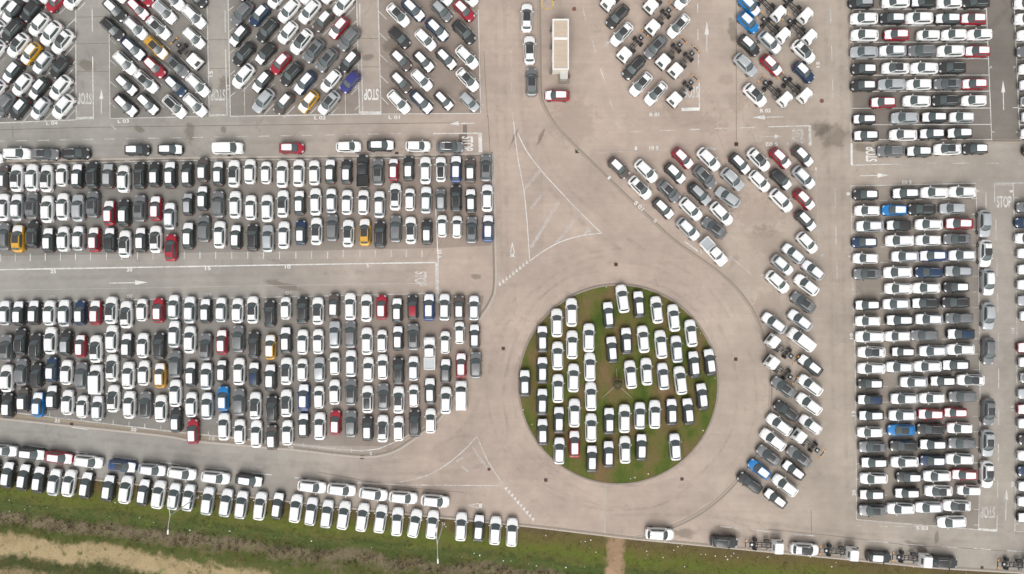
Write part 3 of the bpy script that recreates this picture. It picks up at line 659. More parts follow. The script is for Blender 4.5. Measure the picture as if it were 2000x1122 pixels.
for q in ((1407, 1028.5, 1445, 1033), (1479, 1036, 1518, 1041), (1550, 1044, 1590.6, 1047), (1692, 1056, 1735, 1060), (1763, 1062.6, 1805, 1066), (1835, 1068, 1870, 1070), (1901, 1071, 1936, 1074), (1967, 1076, 2010, 1079)): dash(*q, 1.6, MARKW)
YEL = ground_paint('yellow_paint', 0.55, (0.75, 0.52, 0.10))
c = W(1069, 7); rr = [(c.x + 0.95 * math.cos(2 * math.pi * k / 40), c.y + 0.95 * math.sin(2 * math.pi * k / 40)) for k in range(41)]
v, f = flat_strip(rr, 0.16, ZM); mesh_obj('yellow_ring', new_mesh('yellow_ring', v, f, YEL), ground)

# ---------------------------------------------------------------- car building
def lerp(a, b, t): return a + (b - a) * t
def interp(tab, u):
    if u <= tab[0][0]: return tab[0][1]
    for (a, x), (b, y) in zip(tab, tab[1:]):
        if u <= b:
            t = (u - a) / (b - a); t = t * t * (3 - 2 * t) if False else t
            return x + (y - x) * t
    return tab[-1][1]

class CarShape:
    def __init__(s, L, Wd, H, cowl=.245, wtop=.42, rtop=.865, rbelt=.945, zb=.98, zh=.80, roofw=.70, beltw=.88, box=False):
        s.L, s.W, s.H = L, Wd, H; s.cowl, s.wtop, s.rtop, s.rbelt = cowl, wtop, rtop, rbelt
        s.zb, s.roofw, s.beltw = zb, roofw, beltw
        if box:
            s.wt = [(0, .80), (.015, .90), (.05, .965), (.12, 1), (.9, 1), (.97, .985), (.99, .95), (1, .92)]
            s.zt = [(0, zh - .12), (.02, zh), (.1, zh + .1), (cowl, zb - .02), (.4, zb), (.98, zb), (1, zb - .05)]
        else:
            s.wt = [(0, .36), (.006, .50), (.017, .63), (.035, .755), (.062, .855), (.10, .92), (.15, .962), (.22, .988), (.32, 1), (.70, 1), (.82, .985), (.885, .955), (.93, .905), (.962, .83), (.985, .72), (1, .54)]
            s.zt = [(0, zh - .18), (.008, zh - .09), (.03, zh - .01), (.1, zh + .075), (cowl, zb - .015), (.35, zb + .01), (.85, zb + .05), (.94, zb + .03), (.97, zb - .03), (1, zb - .17)]
    def x(s, u): return s.L * (0.5 - u)
    def w(s, u): return s.W / 2 * interp(s.wt, u)
    def z(s, u): return interp(s.zt, u)
    def top(s, u, f, off=0.0):
        z = s.z(u) + 0.035 * (1 - f * f) - (0.045 * ((abs(f) - .8) / .2) ** 2 if abs(f) > .8 else 0)
        return (s.x(u), f * s.w(u), z + off)
    # greenhouse surfaces
    def front(s, f, t, off=0.0):
        hb, hr = s.W / 2 * s.beltw, s.W / 2 * s.roofw
        a = Vector((s.x(s.cowl) - .20 * f * f, f * hb, s.zb)); b = Vector((s.x(s.wtop) - .05 * f * f, f * hr, s.H - .055))
        p = a.lerp(b, t); k = math.sin(math.pi * t) * .035
        n = Vector((.55, 0, .83)); return p + n * (k + off)
    def rear(s, f, t, off=0.0):
        hb, hr = s.W / 2 * s.beltw * .94, s.W / 2 * s.roofw * .93
        a = Vector((s.x(s.rbelt) + .16 * f * f, f * hb, s.zb + .04)); b = Vector((s.x(s.rtop) + .06 * f * f, f * hr, s.H - .075))
        p = a.lerp(b, t); k = math.sin(math.pi * t) * .03
        n = Vector((-.8, 0, .6)); return p + n * (k + off)
    def side(s, q, t, sg, off=0.0):
        a = s.front(sg, t); b = s.rear(sg, t); p = a.lerp(b, q)
        bow = math.sin(math.pi * q) * .05 * (1 - .3 * t) + math.sin(math.pi * t) * .03
        return p + Vector((0, sg * (bow + off), off * .5))
    def roof(s, a, f, off=0.0):
        p0 = s.front(f, 1.0); p1 = s.rear(f, 1.0); p = p0.lerp(p1, a)
        bow = math.sin(math.pi * a) * .05 * .7 * f
        return Vector((p.x, p.y + bow, p.z + .055 * (1 - f * f) * (0.35 + .65 * math.sin(math.pi * min(1, a * .9 + .1))) + .03 * math.sin(math.pi * a) + off))

    def build_body(s):
        m = MB(); us = sorted(set([u for u, _ in s.wt] + [u for u, _ in s.zt] + [.16, .5, .62])); rows = []
        for u in us:
            w = s.w(u); zt = s.z(u); e = max(0, .05 - u) * 2 + max(0, u - .95) * 2.5; zl = .20 + e * .6
            half = [(.80 * w, zl), (.955 * w, zl + .05), (.99 * w, zl + .16), (1.0 * w, lerp(zl, zt, .52)), (.985 * w, zt - .20), (.955 * w, zt - .085)]
            row = [(s.x(u), -y, z) for y, z in half] + [s.top(u, f) for f in (-.90, -.8, -.45, 0, .45, .8, .90)] + [(s.x(u), y, z) for y, z in reversed(half)]
            rows.append(row)
        k = len(rows[0]); v = [p for r in rows for p in r]; f = []
        for i in range(len(rows) - 1):
            for j in range(k - 1): f.append((i * k + j, i * k + j + 1, (i + 1) * k + j + 1, (i + 1) * k + j))
            f.append((i * k + k - 1, i * k, (i + 1) * k, (i + 1) * k + k - 1))
        f.append(tuple(range(k))); f.append(tuple(reversed(range((len(rows) - 1) * k, len(rows) * k))))
        m.add(v, f)
        m.grid(lambda a, t: s.front(2 * a - 1, t), 6, 3); m.grid(lambda a, t: s.rear(2 * a - 1, t), 6, 3, flip=True)
        for sg in (-1, 1): m.grid(lambda q, t: s.side(q, t, sg), 6, 3, flip=sg < 0)
        m.grid(lambda a, b: s.roof(a, 2 * b - 1), 6, 8)
        return m
    def panels(s):
        """name -> MB for the panels that carry their own look"""
        o = {}
        b = MB(); b.grid(lambda a, f: s.top(lerp(.032, s.cowl + .055 * (2 * f - 1) ** 2 - .018, a), (2 * f - 1) * .84, .012), 6, 8); o['bonnet'] = b
        b = MB(); b.grid(lambda a, f: s.top(s.cowl + .055 * (2 * f - 1) ** 2 + lerp(-.022, .03, a), (2 * f - 1) * .84, .006), 2, 8); o['cowl'] = b
        b = MB(); b.grid(lambda a, t: s.front((2 * a - 1) * .91, lerp(.03, 1.0, t), .010), 8, 3); o['windshield'] = b
        b = MB(); b.grid(lambda a, t: s.rear((2 * a - 1) * .88, lerp(.22, .95, t), .010), 6, 2); o['rear_window'] = b
        for nm, sg in (('side_window_a', 1), ('side_window_b', -1)):
            b = MB(); b.grid(lambda q, t: s.side(lerp(.02, .90, q), lerp(.14, .88 - .18 * max(0, q - .7), t), sg, .012), 7, 2); o[nm] = b
        b = MB(); b.grid(lambda a, f: s.roof(lerp(.04, .985, a), (2 * f - 1) * .93, .013), 6, 8); o['roof'] = b
        b = MB(); b.grid(lambda a, f: s.roof(lerp(-.02, .60, a), (2 * f - 1) * .84, .022), 5, 6); o['sunroof'] = b
        b = MB(); b.grid(lambda a, f: s.roof(lerp(.02, .93, a), (2 * f - 1) * .80, .020), 6, 8); o['roof_film'] = b
        for nm, sg in (('roof_rail_a', 1), ('roof_rail_b', -1)):
            b = MB(); P = [s.roof(lerp(.08, .92, i / 6), sg * .90, .035 if 0 < i < 6 else .012) for i in range(7)]
            for p, q in zip(P, P[1:]): b.cyl(p, q, .022, 5)
            o[nm] = b
        for nm, sg in (('headlight_a', 1), ('headlight_b', -1)):
            b = MB(); b.grid(lambda a, f: s.top(lerp(.018, .085, a), sg * lerp(.62, .97, f), .012), 3, 3); o[nm] = b
        for nm, sg in (('tail_light_a', 1), ('tail_light_b', -1)):
            b = MB(); b.box((s.x(.972), sg * s.w(.972) * .93, s.z(.97) - .17), (.16, .20, .22), taper=.8); o[nm] = b
        for nm, sg in (('mirror_a', 1), ('mirror_b', -1)):
            b = MB(); b.box((s.x(s.cowl + .075), sg * (s.w(.35) + .075), s.zb + .04), (.13, .20, .15), rz=-sg * .25, taper=.75); o[nm] = b
        b = MB(); q_ = s.roof(.93, 0, .04); b.box((q_.x, 0, q_.z), (.20, .05, .07), taper=.5); o['antenna'] = b
        b = MB(); b.box((s.x(.004), 0, .52), (.06, s.W * .55, .22), taper=.9); o['grille'] = b
        return o
WHEEL_R = .325
def wheel_mesh(w=.21, r=WHEEL_R):
    m = MB(); n = 18; prof = [(-w / 2, r * .62), (-w / 2, r * .93), (-w / 2 + .03, r), (w / 2 - .03, r), (w / 2, r * .93), (w / 2, r * .62)]
    v = []
    for y, q in prof:
        for k in range(n):
            t = 2 * math.pi * k / n; v.append((q * math.cos(t), y, q * math.sin(t)))
    f = []
    for i in range(len(prof) - 1):
        for k in range(n): f.append((i * n + k, i * n + (k + 1) % n, (i + 1) * n + (k + 1) % n, (i + 1) * n + k))
    m.add(v, f, 0)
    for y, rev in ((-w / 2 + .015, False), (w / 2 - .015, True)):
        m.add([(r * .64 * math.cos(2 * math.pi * k / n), y, r * .64 * math.sin(2 * math.pi * k / n)) for k in range(n)], [tuple(reversed(range(n))) if rev else tuple(range(n))], 1)
    return m.mesh('wheel', [TYRE, RIM])
WHEEL = wheel_mesh()

SHAPES = {'s': CarShape(3.66, 1.62, 1.50, cowl=.225, wtop=.40, rtop=.90, rbelt=.965, zb=.96, roofw=.70),
          'm': CarShape(4.06, 1.74, 1.58, cowl=.25, wtop=.43, rtop=.875, rbelt=.955, roofw=.71),
          'l': CarShape(4.44, 1.84, 1.63, cowl=.245, wtop=.42, rtop=.85, rbelt=.94, zb=1.0, roofw=.68),
          'x': CarShape(4.62, 1.90, 1.66, cowl=.24, wtop=.41, rtop=.87, rbelt=.95, zb=1.02, roofw=.70),
          'V': CarShape(4.75, 1.86, 1.85, cowl=.20, wtop=.345, rtop=.965, rbelt=.985, zb=1.08, zh=.9, roofw=.84, beltw=.93, box=True),
          'U': CarShape(5.25, 1.88, 1.80, cowl=.24, wtop=.335, rtop=.585, rbelt=.625, zb=1.10, zh=.98, roofw=.72, beltw=.9, box=True)}
KIND = {'s': ('hatchback', 'hatchback', 'hatchback'), 'm': ('crossover_car', 'crossover', 'crossover'), 'l': ('suv', 'SUV', 'SUV'), 'x': ('suv', 'SUV', 'large SUV'),
        'V': ('panel_van', 'van', 'van'), 'U': ('pickup_truck', 'pickup', 'pickup truck'), 'T': ('chassis_cab_truck', 'truck', 'chassis-cab truck')}
GROUP = {'s': 'hatchbacks stored in the lots', 'm': 'crossovers stored in the lots', 'l': 'SUVs stored in the lots', 'x': 'SUVs stored in the lots', 'V': 'vans stored in the lots', 'U': 'pickups stored in the lots', 'T': 'chassis cabs stored in the lots'}
_raw = {}; _cache = {}
def part_mesh(size, part, material):
    key = (size, part, material.name)
    if key not in _cache:
        if size not in _raw:
            s = SHAPES[size]; _raw[size] = s.panels(); _raw[size]['body'] = s.build_body()
        nm = part.rsplit('_', 1)[0] if part[-2:] in ('_a', '_b') else part
        _cache[key] = _raw[size][part].mesh(nm, material, True, 38)
    return _cache[key]

def build_car(root, size, code):
    body, bon, roof = code[0], code[1], code[2]
    s = SHAPES[size]
    def put(part, material, name=None, parent=root):
        nm = name or (part.rsplit('_', 1)[0] if part[-2:] in ('_a', '_b') else part)
        o = bpy.data.objects.new(nm, part_mesh(size, part, material)); o.parent = parent; COL.objects.link(o); return o
    pb = PAINT[body]
    put('body', pb)
    put('bonnet', FILM if (bon == 'w' and body != 'w') else PAINT[bon])
    put('cowl', BLACK); put('windshield', GLASS); put('rear_window', GLASS)
    put('side_window_a', GLASS); put('side_window_b', GLASS)
    if roof == 'P':
        ro = put('roof', pb); put('sunroof', ROOFGLASS, parent=ro)
    elif roof == body: put('roof', pb)
    else:
        ro = put('roof', pb); put('roof_film', FILM if roof == 'w' else PAINT[roof], 'roof_cover', ro)
    if size in 'lx' and body in 'kgsnB' and roof in (body, 'P'):
        put('roof_rail_a', SILVER); put('roof_rail_b', SILVER)
    elif size in 'lx' and body == 'w':
        put('roof_rail_a', BLACK if roof == 'P' else PAINT['s']); put('roof_rail_b', BLACK if roof == 'P' else PAINT['s'])
    for p in ('headlight_a', 'headlight_b'): put(p, LAMP)
    for p in ('tail_light_a', 'tail_light_b'): put(p, TAIL)
    mm = pb if body in 'wsrbop' else BLACK
    put('mirror_a', mm); put('mirror_b', mm); put('grille', BLACK)
    if size in 'mlx': put('antenna', BLACK)
    for u in (.195, .80):
        for sg in (-1, 1):
            o = bpy.data.objects.new('wheel', WHEEL); o.location = (s.x(u), sg * (s.W / 2 - .085), WHEEL_R); o.parent = root; COL.objects.link(o)
    if size == 'U':
        key = ('U', 'bed', body)
        if key not in _cache:
            m = MB(); x0, x1 = s.x(.645), s.x(.985); w = s.W / 2 - .12
            for sg in (-1, 1): m.box(((x0 + x1) / 2, sg * (w + .03), s.zb + .14), (x0 - x1, .10, .20))
            m.box((x1 + .03, 0, s.zb + .13), (.09, 2 * w - .05, .18)); m.box((x0 - .03, 0, s.zb + .13), (.07, 2 * w - .05, .18))
            m2 = MB(); m2.box(((x0 + x1) / 2, 0, s.zb + .075), (x0 - x1 - .1, 2 * w - .1, .02))
            _cache[key] = (m.mesh('cargo_bed', PAINT[body]), m2.mesh('bed_liner', BLACK if body == 'k' else PAINT['s']))
        a, b = _cache[key]
        bo = bpy.data.objects.new('cargo_bed', a); bo.parent = root; COL.objects.link(bo)
        lo = bpy.data.objects.new('bed_liner', b); lo.parent = bo; COL.objects.link(lo)

# chassis cab: white cab in front, bare dark ladder frame behind. Origin at the middle of the cab
_T = []
def truck_meshes():
    Wp = PAINT['w']
    m = MB()
    cl, cw, z0, zb, zr = 1.72, 1.96, .55, 1.35, 2.22
    def ring(z, xf, xr, w, r=.16):
        pts = []
        for cx, cy, a0 in ((xf - r, w - r, 0), (xr + r, w - r, 90), (xr + r, -w + r, 180), (xf - r, -w + r, 270)):
            for k in range(4):
                t = R(a0 + 30 * k); pts.append((cx + r * math.cos(t), cy + r * math.sin(t), z))
        return pts
    levels = [ring(z0, .84, -.84, .97, .1), ring(zb - .05, .90, -.85, .98, .14), ring(zb, .86, -.85, .975), ring(zr - .12, .62, -.82, .90, .18), ring(zr, .50, -.76, .82, .2)]
    v = [p for l in levels for p in l]; n = len(levels[0]); f = []
    for i in range(len(levels) - 1):
        for k in range(n): f.append((i * n + k, i * n + (k + 1) % n, (i + 1) * n + (k + 1) % n, (i + 1) * n + k))
    f += [tuple(reversed(range(n))), tuple(range(4 * n, 5 * n))]
    m.add(v, f); out = [('cab', m.mesh('cab', Wp, True, 35), None)]
    g = MB()
    def ws(a, t):
        y = (2 * a - 1) * lerp(.86, .76, t); return (lerp(.85, .63, t) - .06 * (2 * a - 1) ** 2 + .02, y, lerp(zb + .03, zr - .16, t) + .01)
    g.grid(ws, 6, 2); out.append(('windshield', g.mesh('windshield', GLASS, True), None))
    for sg in (-1, 1):
        g = MB(); g.grid(lambda a, t: (lerp(lerp(.55, .30, t), -.35, a), sg * (lerp(.972, .893, t) + .012), lerp(zb + .04, zr - .2, t)), 3, 2)
        out.append(('side_window', g.mesh('side_window', GLASS), None))
    g = MB(); g.add([(-.865, -.5, zb + .15), (-.865, .5, zb + .15), (-.825, .45, zr - .2), (-.825, -.45, zr - .2)], [(0, 1, 2, 3)]); out.append(('rear_window', g.mesh('rear_window', GLASS), None))
    g = MB(); g.box((.90, 0, .62), (.12, 1.85, .30), taper=.95); out.append(('bumper', g.mesh('bumper', BLACK), None))
    for sg in (-1, 1):
        g = MB(); g.box((.86, sg * .74, .98), (.10, .30, .20), taper=.8); out.append(('headlight', g.mesh('headlight', LAMP), None))
        g = MB(); g.box((.62, sg * 1.10, 1.55), (.10, .18, .34)); g.cyl((.60, sg * .95, 1.5), (.62, sg * 1.05, 1.5), .02, 5); out.append(('mirror', g.mesh('mirror', BLACK), None))
    fr = MB()
    for sg in (-1, 1): fr.box((-2.35, sg * .36, .72), (4.1, .075, .16))
    for x in (-1.0, -1.7, -2.4, -3.1, -3.8, -4.35): fr.box((x, 0, .72), (.09, .72, .10))
    fr.cyl((-1.2, 0, .62), (-3.35, 0, .55), .05, 6)
    out.append(('chassis_frame', fr.mesh('chassis_frame', STEEL), None))
    g = MB(); g.cyl((-3.42, -.80, .37), (-3.42, .80, .37), .07, 8); g.box((-3.42, 0, .39), (.34, .34, .30), taper=.8); out.append(('rear_axle', g.mesh('rear_axle', STEEL), None))
    g = MB(); g.box((-1.62, .66, .62), (.85, .42, .40), taper=.92); out.append(('fuel_tank', g.mesh('fuel_tank', STEEL), None))
    g = MB(); g.box((-1.35, -.64, .66), (.45, .36, .34)); out.append(('battery_box', g.mesh('battery_box', STEEL2), None))
    g = MB(); g.cyl((-1.7, -.20, .66), (-2.5, -.24, .66), .09, 8); g.cyl((-2.5, -.24, .66), (-3.2, -.62, .60), .04, 6); out.append(('exhaust', g.mesh('exhaust', STEEL2), None))
    g = MB(); g.cyl((-4.05, .02, .63), (-4.05, .02, .83), .33, 14); out.append(('spare_wheel', g.mesh('spare_wheel', TYRE), None))
    g = MB(); g.cyl((-4.05, .02, .83), (-4.05, .02, .84), .18, 12); out.append(('spare_rim', g.mesh('spare_rim', SILVER), 'spare_wheel'))
    g = MB(); g.cyl((-4.3, .36, .72), (-5.0, .36, .72), .018, 5); g.cyl((-4.3, -.36, .72), (-5.0, -.36, .72), .018, 5); g.box((-5.05, 0, .74), (.10, 1.75, .14)); out.append(('lamp_bar', g.mesh('lamp_bar', STEEL), None))
    for sg in (-1, 1):
        g = MB(); g.box((-5.04, sg * .62, .83), (.16, .30, .06)); out.append(('tail_light', g.mesh('tail_light', AMBER), 'lamp_bar'))
    wh = wheel_mesh(.20, .36)
    return out, wh
def build_truck(root):
    if not _T: _T.append(truck_meshes())
    out, wh = _T[0]; made = {}
    for nm, me, par in out:
        o = bpy.data.objects.new(nm, me); o.parent = made.get(par, root); COL.objects.link(o); made[nm] = o
    for x, y in ((.12, .80), (.12, -.80), (-3.42, .84), (-3.42, .60), (-3.42, -.84), (-3.42, -.60)):
        o = bpy.data.objects.new('wheel', wh); o.location = (x, y, .36); o.parent = root; COL.objects.link(o)

# ---------------------------------------------------------------- where the cars stand (photo points of each car's middle)
CARS = []      # [X, Y, heading, size, code, place]
def lot(place, x0, y0, scale, heading, data):
    for tok in data.split():
        p = tok.split(','); size = p[2][3:] or 'm'; hd = float(p[3]) if len(p) > 3 else heading
        zc = 2.0 if size == 'T' else 0.8
        w = W(x0 + float(p[0]) / scale, y0 + float(p[1]) / scale, zc)
        CARS.append([w.x, w.y, hd, size, p[2][:3], place])
A, C_, D_, E_ = (0, 0, 4.675), (700, 0, 3.74), (1150, 0, 3.74), (1600, 0, 3.505)
lot('L4', *A, 230, '5,45,www 95,95,kwwl 270,110,kkk 545,40,rrw 440,-60,www -20,245,www 95,295,kkkl 355,225,www 465,305,wwwl 570,382,wwPl 165,415,wwPl 275,495,oww 390,575,sww 545,615,kkk '
    '-10,430,www 95,680,kww 200,780,www 355,810,kww 550,800,wwwl -15,800,www 45,955,gggl 180,993,kkw 370,990,sww 575,975,wwwl 250,-70,wwwl 60,-80,kkk 640,-60,wwwl')
lot('L3', *A, 316, '1055,98,kkwl 1260,80,rww 1300,-40,rrr 1500,110,wwsl 1755,140,wwwl 1590,0,wwwl 1790,-30,kkk 1060,-70,www 1025,265,kkkl 1240,260,swwl 1445,255,wwPl 1770,350,www 1215,445,nwwl '
    '1425,435,owPl 1765,550,wwwT 1140,575,wwwl 1410,615,rrw 1620,610,ggPl 1152,775,kww 1333,745,wwPl 1600,785,nnw 1790,765,wwwl 1145,960,kwwl 1348,950,kww 1592,975,wwkl 1780,960,wwwl')
lot('L2', 400, 0, 4.675, 229, '325,110,gggl 515,120,nnw 650,-10,www 770,95,wwwl 955,105,wwwl 960,-70,wwwl 1150,-70,www 1265,40,wwwl 400,-80,kkk 315,325,kww 570,275,kkkl 757,297,www 882,380,wwPx 1085,185,uuw '
    '1225,255,rww 1315,357,gggl 995,465,ggPl 1115,550,ggPl 355,495,kkkl 555,490,kwk 690,580,rrw 790,675,kkkl 350,695,wwwl 525,745,kww 915,755,nwwl 1320,560,kkw 1150,740,www 1325,750,ppp '
    '535,920,sssl 720,945,uuw 945,930,oww 1132,940,swPl')
lot('L1', *C_, 315, '290,110,wwPl 400,70,nwwl 607,80,ggs 770,78,rrw 610,-40,www 790,-40,wwwl 300,275,kkk 490,290,www 573,215,nwwl 770,235,kkkl 310,440,uuw 475,448,kww 640,430,kww 793,418,wwwl '
    '310,600,uuw 463,585,www 797,582,wwPl 295,745,wwwl 460,745,nwwl 622,735,kwws 810,745,ssss')
lot('queue', *C_, 90, '1230,130,wwPx 1250,367,wwPx 1265,600,ggPx')
lot('cabin', *C_, 180, '1452,700,rww')
lot('R1', *D_, 227, '145,12,wwwT 210,120,kkkl 240,250,wwPl 460,35,wwwT 490,172,wwwT 690,0,wwwl 655,190,wwPl 265,392,wwwT 487,343,ggPl 330,495,kkkl 550,442,wwwT 640,507,wwwT 380,615,wwPl 490,682,wwPl 633,720,wwwT')
lot('R2', *D_, 316, '1190,50,bww 1165,165,bbw 1425,72,wwwT 1615,85,wwwT 1425,232,wwwT 1630,250,wwwT 1172,332,kkw 1323,310,swwl 1570,378,wwPl 1145,475,sssl 1335,477,rww 1570,527,nnw 1215,695,wwPl 1445,718,wwwT 1590,690,wwwT 1300,-70,wwwT 1490,-70,wwwT')
E = E_
for i, row in enumerate(('290,18,kks 525,15,wwwl 720,15,kwk 893,20,www 1070,15,kkkl', '308,128,wwwl 503,128,kkw 685,125,wwwl 882,130,kww 1055,130,rww', '312,242,wwwl 530,240,rww 747,243,wwws 930,240,www 1092,238,www',  # first car's silver roof is reflected light put into the colour
                         '308,358,sssl 503,350,swwl 703,348,gggl 903,350,wwwl 1082,353,rww', '310,475,kkw 523,468,wwPl 720,468,wwwl 912,465,kkkl', '305,588,kkw 497,580,sssl 683,580,www 880,577,ggPl 1063,577,rww',
                         '440,703,rww 668,693,wwwl 868,690,kkkl 1060,690,www', '310,818,kwws 587,808,sssl 788,805,kww 975,805,sww', '322,930,kww 575,925,wwwl 773,918,kww 962,913,kww')):
    lot('E%d' % (9 - i), *E, 180, row)
lot('Ek', *E, 180, '492,1035,gggl 685,1038,kww 878,1022,wwPl 1070,1020,kkw 1485,1030,kkk')
lot('Er', *E, 180, '1432,25,wwwl 1435,132,wwwl 1442,242,www 1450,355,gggl 1455,475,www 1458,583,sww 1468,695,sgg 1473,800,sww 1470,915,www')
F, G_, H_ = (0, 260, 4.156), (330, 260, 4.156), (650, 260, 4.156)
lot('Yk', *F, 0, '-75,205,www 130,167,wwwl 365,172,ggPl 615,167,kkkl 1112,138,kkw 1380,135,kww'); lot('Yk', *G_, 0, '480,125,wwwV 995,123,rrw'); lot('Yk', *H_, 0, '128,112,www 388,102,kwwl 692,108,www 952,113,ggPl')
lot('Y1', *F, 90, '25,365,uuw 138,365,wwPl 262,362,wwwl 380,368,wwPl 505,342,wwws 630,350,kww 752,342,kkkl 880,350,uss 1003,372,wwwl 1135,345,kkkl 1258,338,kkw 1383,340,kwwl')
lot('Y1', *G_, 90, '148,338,kkw 275,300,uuw 402,330,kww 528,330,wwPl 658,312,www 788,322,wwws 920,332,wwwl 1053,325,wwwl 1180,322,www 1310,313,kww')
lot('Y1', *H_, 90, '112,315,kkw 243,308,kkkU 368,318,ggPl 493,297,rwws 615,288,kkw 752,303,wwwl 877,295,wwk 1000,293,Bwwl 1115,305,uuw 1243,285,ggPl')
lot('Y2', *F, 90, '28,602,wwwl 140,605,swwl 262,590,ggPl 385,618,wwwl 512,598,wwwl 635,610,sssl 755,580,ggPl 888,648,rww 1008,650,kkwl 1137,612,ggPl 1265,612,rww 1380,675,swwl')
lot('Y2', *G_, 90, '155,580,ksss 275,530,kww 403,580,gggl 538,582,wwwl 665,605,www 797,612,wwwl 925,575,wwPl 1060,567,kww 1190,558,wwwl 1318,550,sww')
lot('Y2', *H_, 90, '115,562,www 248,562,www 378,580,swwl 508,517,wwPl 625,540,wwws 757,545,swwl 877,545,ggss 1000,532,kkkl 1120,553,kww 1253,528,wwwl')
lot('Y3', *F, 90, '35,842,gggl 148,857,owPl 268,825,kkkl 395,870,kww 515,860,www 638,855,sww 765,865,rww 893,868,kwk 1015,900,wwPl 1145,867,kww 1265,862,wwPl 1388,930,rrPl')
lot('Y3', *G_, 90, '158,835,kwwl 285,778,gggl 412,825,wwwl 545,845,kww 680,848,kkkl 803,858,sssl 933,828,wwwl 1070,808,nnw 1197,798,wwPl 1325,770,gggl')
lot('Y3', *H_, 90, '125,815,wwPl 260,805,owPl 383,825,kkkl 510,780,gggl 633,790,wwPl 763,805,kkw 888,755,wwws 1008,762,wwws 1128,788,ggPl 1260,775,Bwwl')
I_, J_, K_ = (0, 560, 3.506), (320, 560, 3.3), (640, 560, 3.3)
lot('Z1', *I_, 90, '35,180,sww 130,183,kww 235,178,kww 340,180,www 443,182,swwl 550,180,nnw 655,178,rww 762,162,wwPl 865,192,wwPl 973,160,wwws 1085,162,rrw')
lot('Z1', *J_, 90, '65,132,sww 168,150,swwl 270,157,kww 370,150,sww 475,155,www 573,150,wwPl 683,175,kkkl 785,140,wwws 893,152,kkkl 993,157,wwPl')
lot('Z1', *K_, 90, '40,125,uuw 145,130,wwwl 250,138,wwwl 347,133,rrw 448,153,kww 548,135,kkr 653,133,Bwwl 753,133,swwl 847,137,uuw 943,138,sww')
lot('Z2', *I_, 90, '45,422,ggPl 143,377,kkkl 245,412,kkkl 348,370,wwwl 452,387,kks 553,407,rwws 657,427,wwPl 767,357,wwwl 870,405,kww 980,403,www 1090,407,kkkl')
lot('Z2', *J_, 90, '68,307,swwl 168,342,wwwl 270,388,ggPl 375,358,rww 480,338,gggl 580,377,kkkl 687,390,oww 787,347,kwwl 895,357,www 995,355,www')
lot('Z2', *K_, 90, '45,310,sssl 147,308,gggl 253,352,wwwl 350,350,wwws 453,333,kww 552,325,ggPl 657,430,wwwU 757,360,wwws 850,297,wwws 947,322,kww')
lot('Z3', *I_, 90, '48,628,wwwl 150,585,gggl 252,608,kkk 355,568,nnw 458,587,www 560,610,gggl 660,637,wwwV 768,557,wwPl 880,608,wwwl 987,592,www 1098,608,oww')
lot('Z3', *J_, 90, '75,500,gggl 175,565,kww 275,577,swwl 375,545,kwws 485,547,wwwl 583,567,kwn 687,587,kwwl 790,545,wwPl 893,537,wwws 1003,535,sss')
lot('Z3', *K_, 90, '45,497,wwws 150,495,swwl 262,535,www 355,518,www 455,545,kkkl 553,527,sww 760,545,kwg 860,508,rww 955,507,gggl')
lot('Z4', *I_, 90, '-45,790,kkk 55,815,kkw 160,775,uuw 262,808,bww 360,760,kww 465,793,www 565,823,wwws 670,833,sww 777,767,wwPl 887,810,wwwl 998,812,ggkl 1103,835,wwwl')
lot('Z4', *J_, 90, '75,687,wwwl 178,760,www 280,770,swwl 383,722,bbw 487,745,gggl 590,767,wwPl 697,790,kkkl 790,752,wwPl 902,715,Bwwl 1000,713,wwws')
lot('Z4', *K_, 90, '45,680,www 150,680,ggPl 257,727,wwkl 360,712,ggPl 457,730,wwPl 555,705,wwws 660,675,kwwl 762,733,wwwl 860,702,wwwV')
lot('Z5', *J_, 90, '80,860,kkw 188,935,rrw 388,903,wwwl 490,935,www 597,950,wwwl 697,972,uuw 797,942,www 902,895,kww 1005,900,wwwl')
lot('Z5', *K_, 90, '50,877,rrw 150,885,gggl 257,915,kkw 355,915,wwPl 457,915,www 560,880,kkkl 663,865,www')
lot('isle', 980, 540, 2.672, 90, '120,558,kwwl 212,328,kwwl 212,490,kwwl 211,655,kwwl 213,812,kwwl 287,243,wwwx 291,415,wwwx 293,585,wwwx 298,750,kwwl 300,910,swwl 364,188,wwwx 367,357,wwwx 374,530,wwwx 379,713,wwwx 379,875,rwwl '
    '454,320,wwwx 460,473,wwwx 465,627,wwwx 466,790,wwwx 470,952,kwwl 557,203,kwwl,95 575,383,kwwl,95 560,755,kwwl 557,928,kwwl 630,117,wwwx,98 650,337,kwwl,94 672,512,wwwx,96 640,742,wwwx 643,905,wwwl 715,147,kwwl,95 738,328,wwwl,95 755,497,wwwl,94 '
    '720,727,swwl 728,892,kwwl 808,175,wwwl,96 830,355,wwwx,95 842,522,swwl,95 798,720,wwwx 897,217,wwwl,96 912,380,swwl,95 932,543,wwwx,97 886,708,kwwl,92 904,890,swwl,93 987,297,wwwl,97 1003,460,kwwl,95 972,705,kwwl,95 1085,448,kwwl,99 1045,627,kwwl,97')
M_, N_, O_ = (0, 850, 4.125), (380, 870, 4.4525), (740, 870, 4.4525)
lot('road', *M_, -7, '45,125,swwl 235,150,kwwl 475,182,rwwl 712,215,wwwx 985,250,BwPl 1225,280,swwl 1465,310,wwwx'); lot('road', *N_, -7, '182,282,wwwx 473,305,kwwl 1020,360,wwwx 1278,387,wwwx 1555,425,wwwx'); lot('road', *O_, -6, '212,455,wwwx 490,485,wwwx')
lot('verge', *M_, 82, '-62,310,kwwl 65,322,kwwl 195,340,kwwl 315,360,kwwl 440,380,swwl 558,388,wwwl 695,405,kwwl 875,428,kwwl 1015,440,wwwx 1158,462,kwwl 1278,480,wwwx 1402,495,swwl 1520,505,swwl')
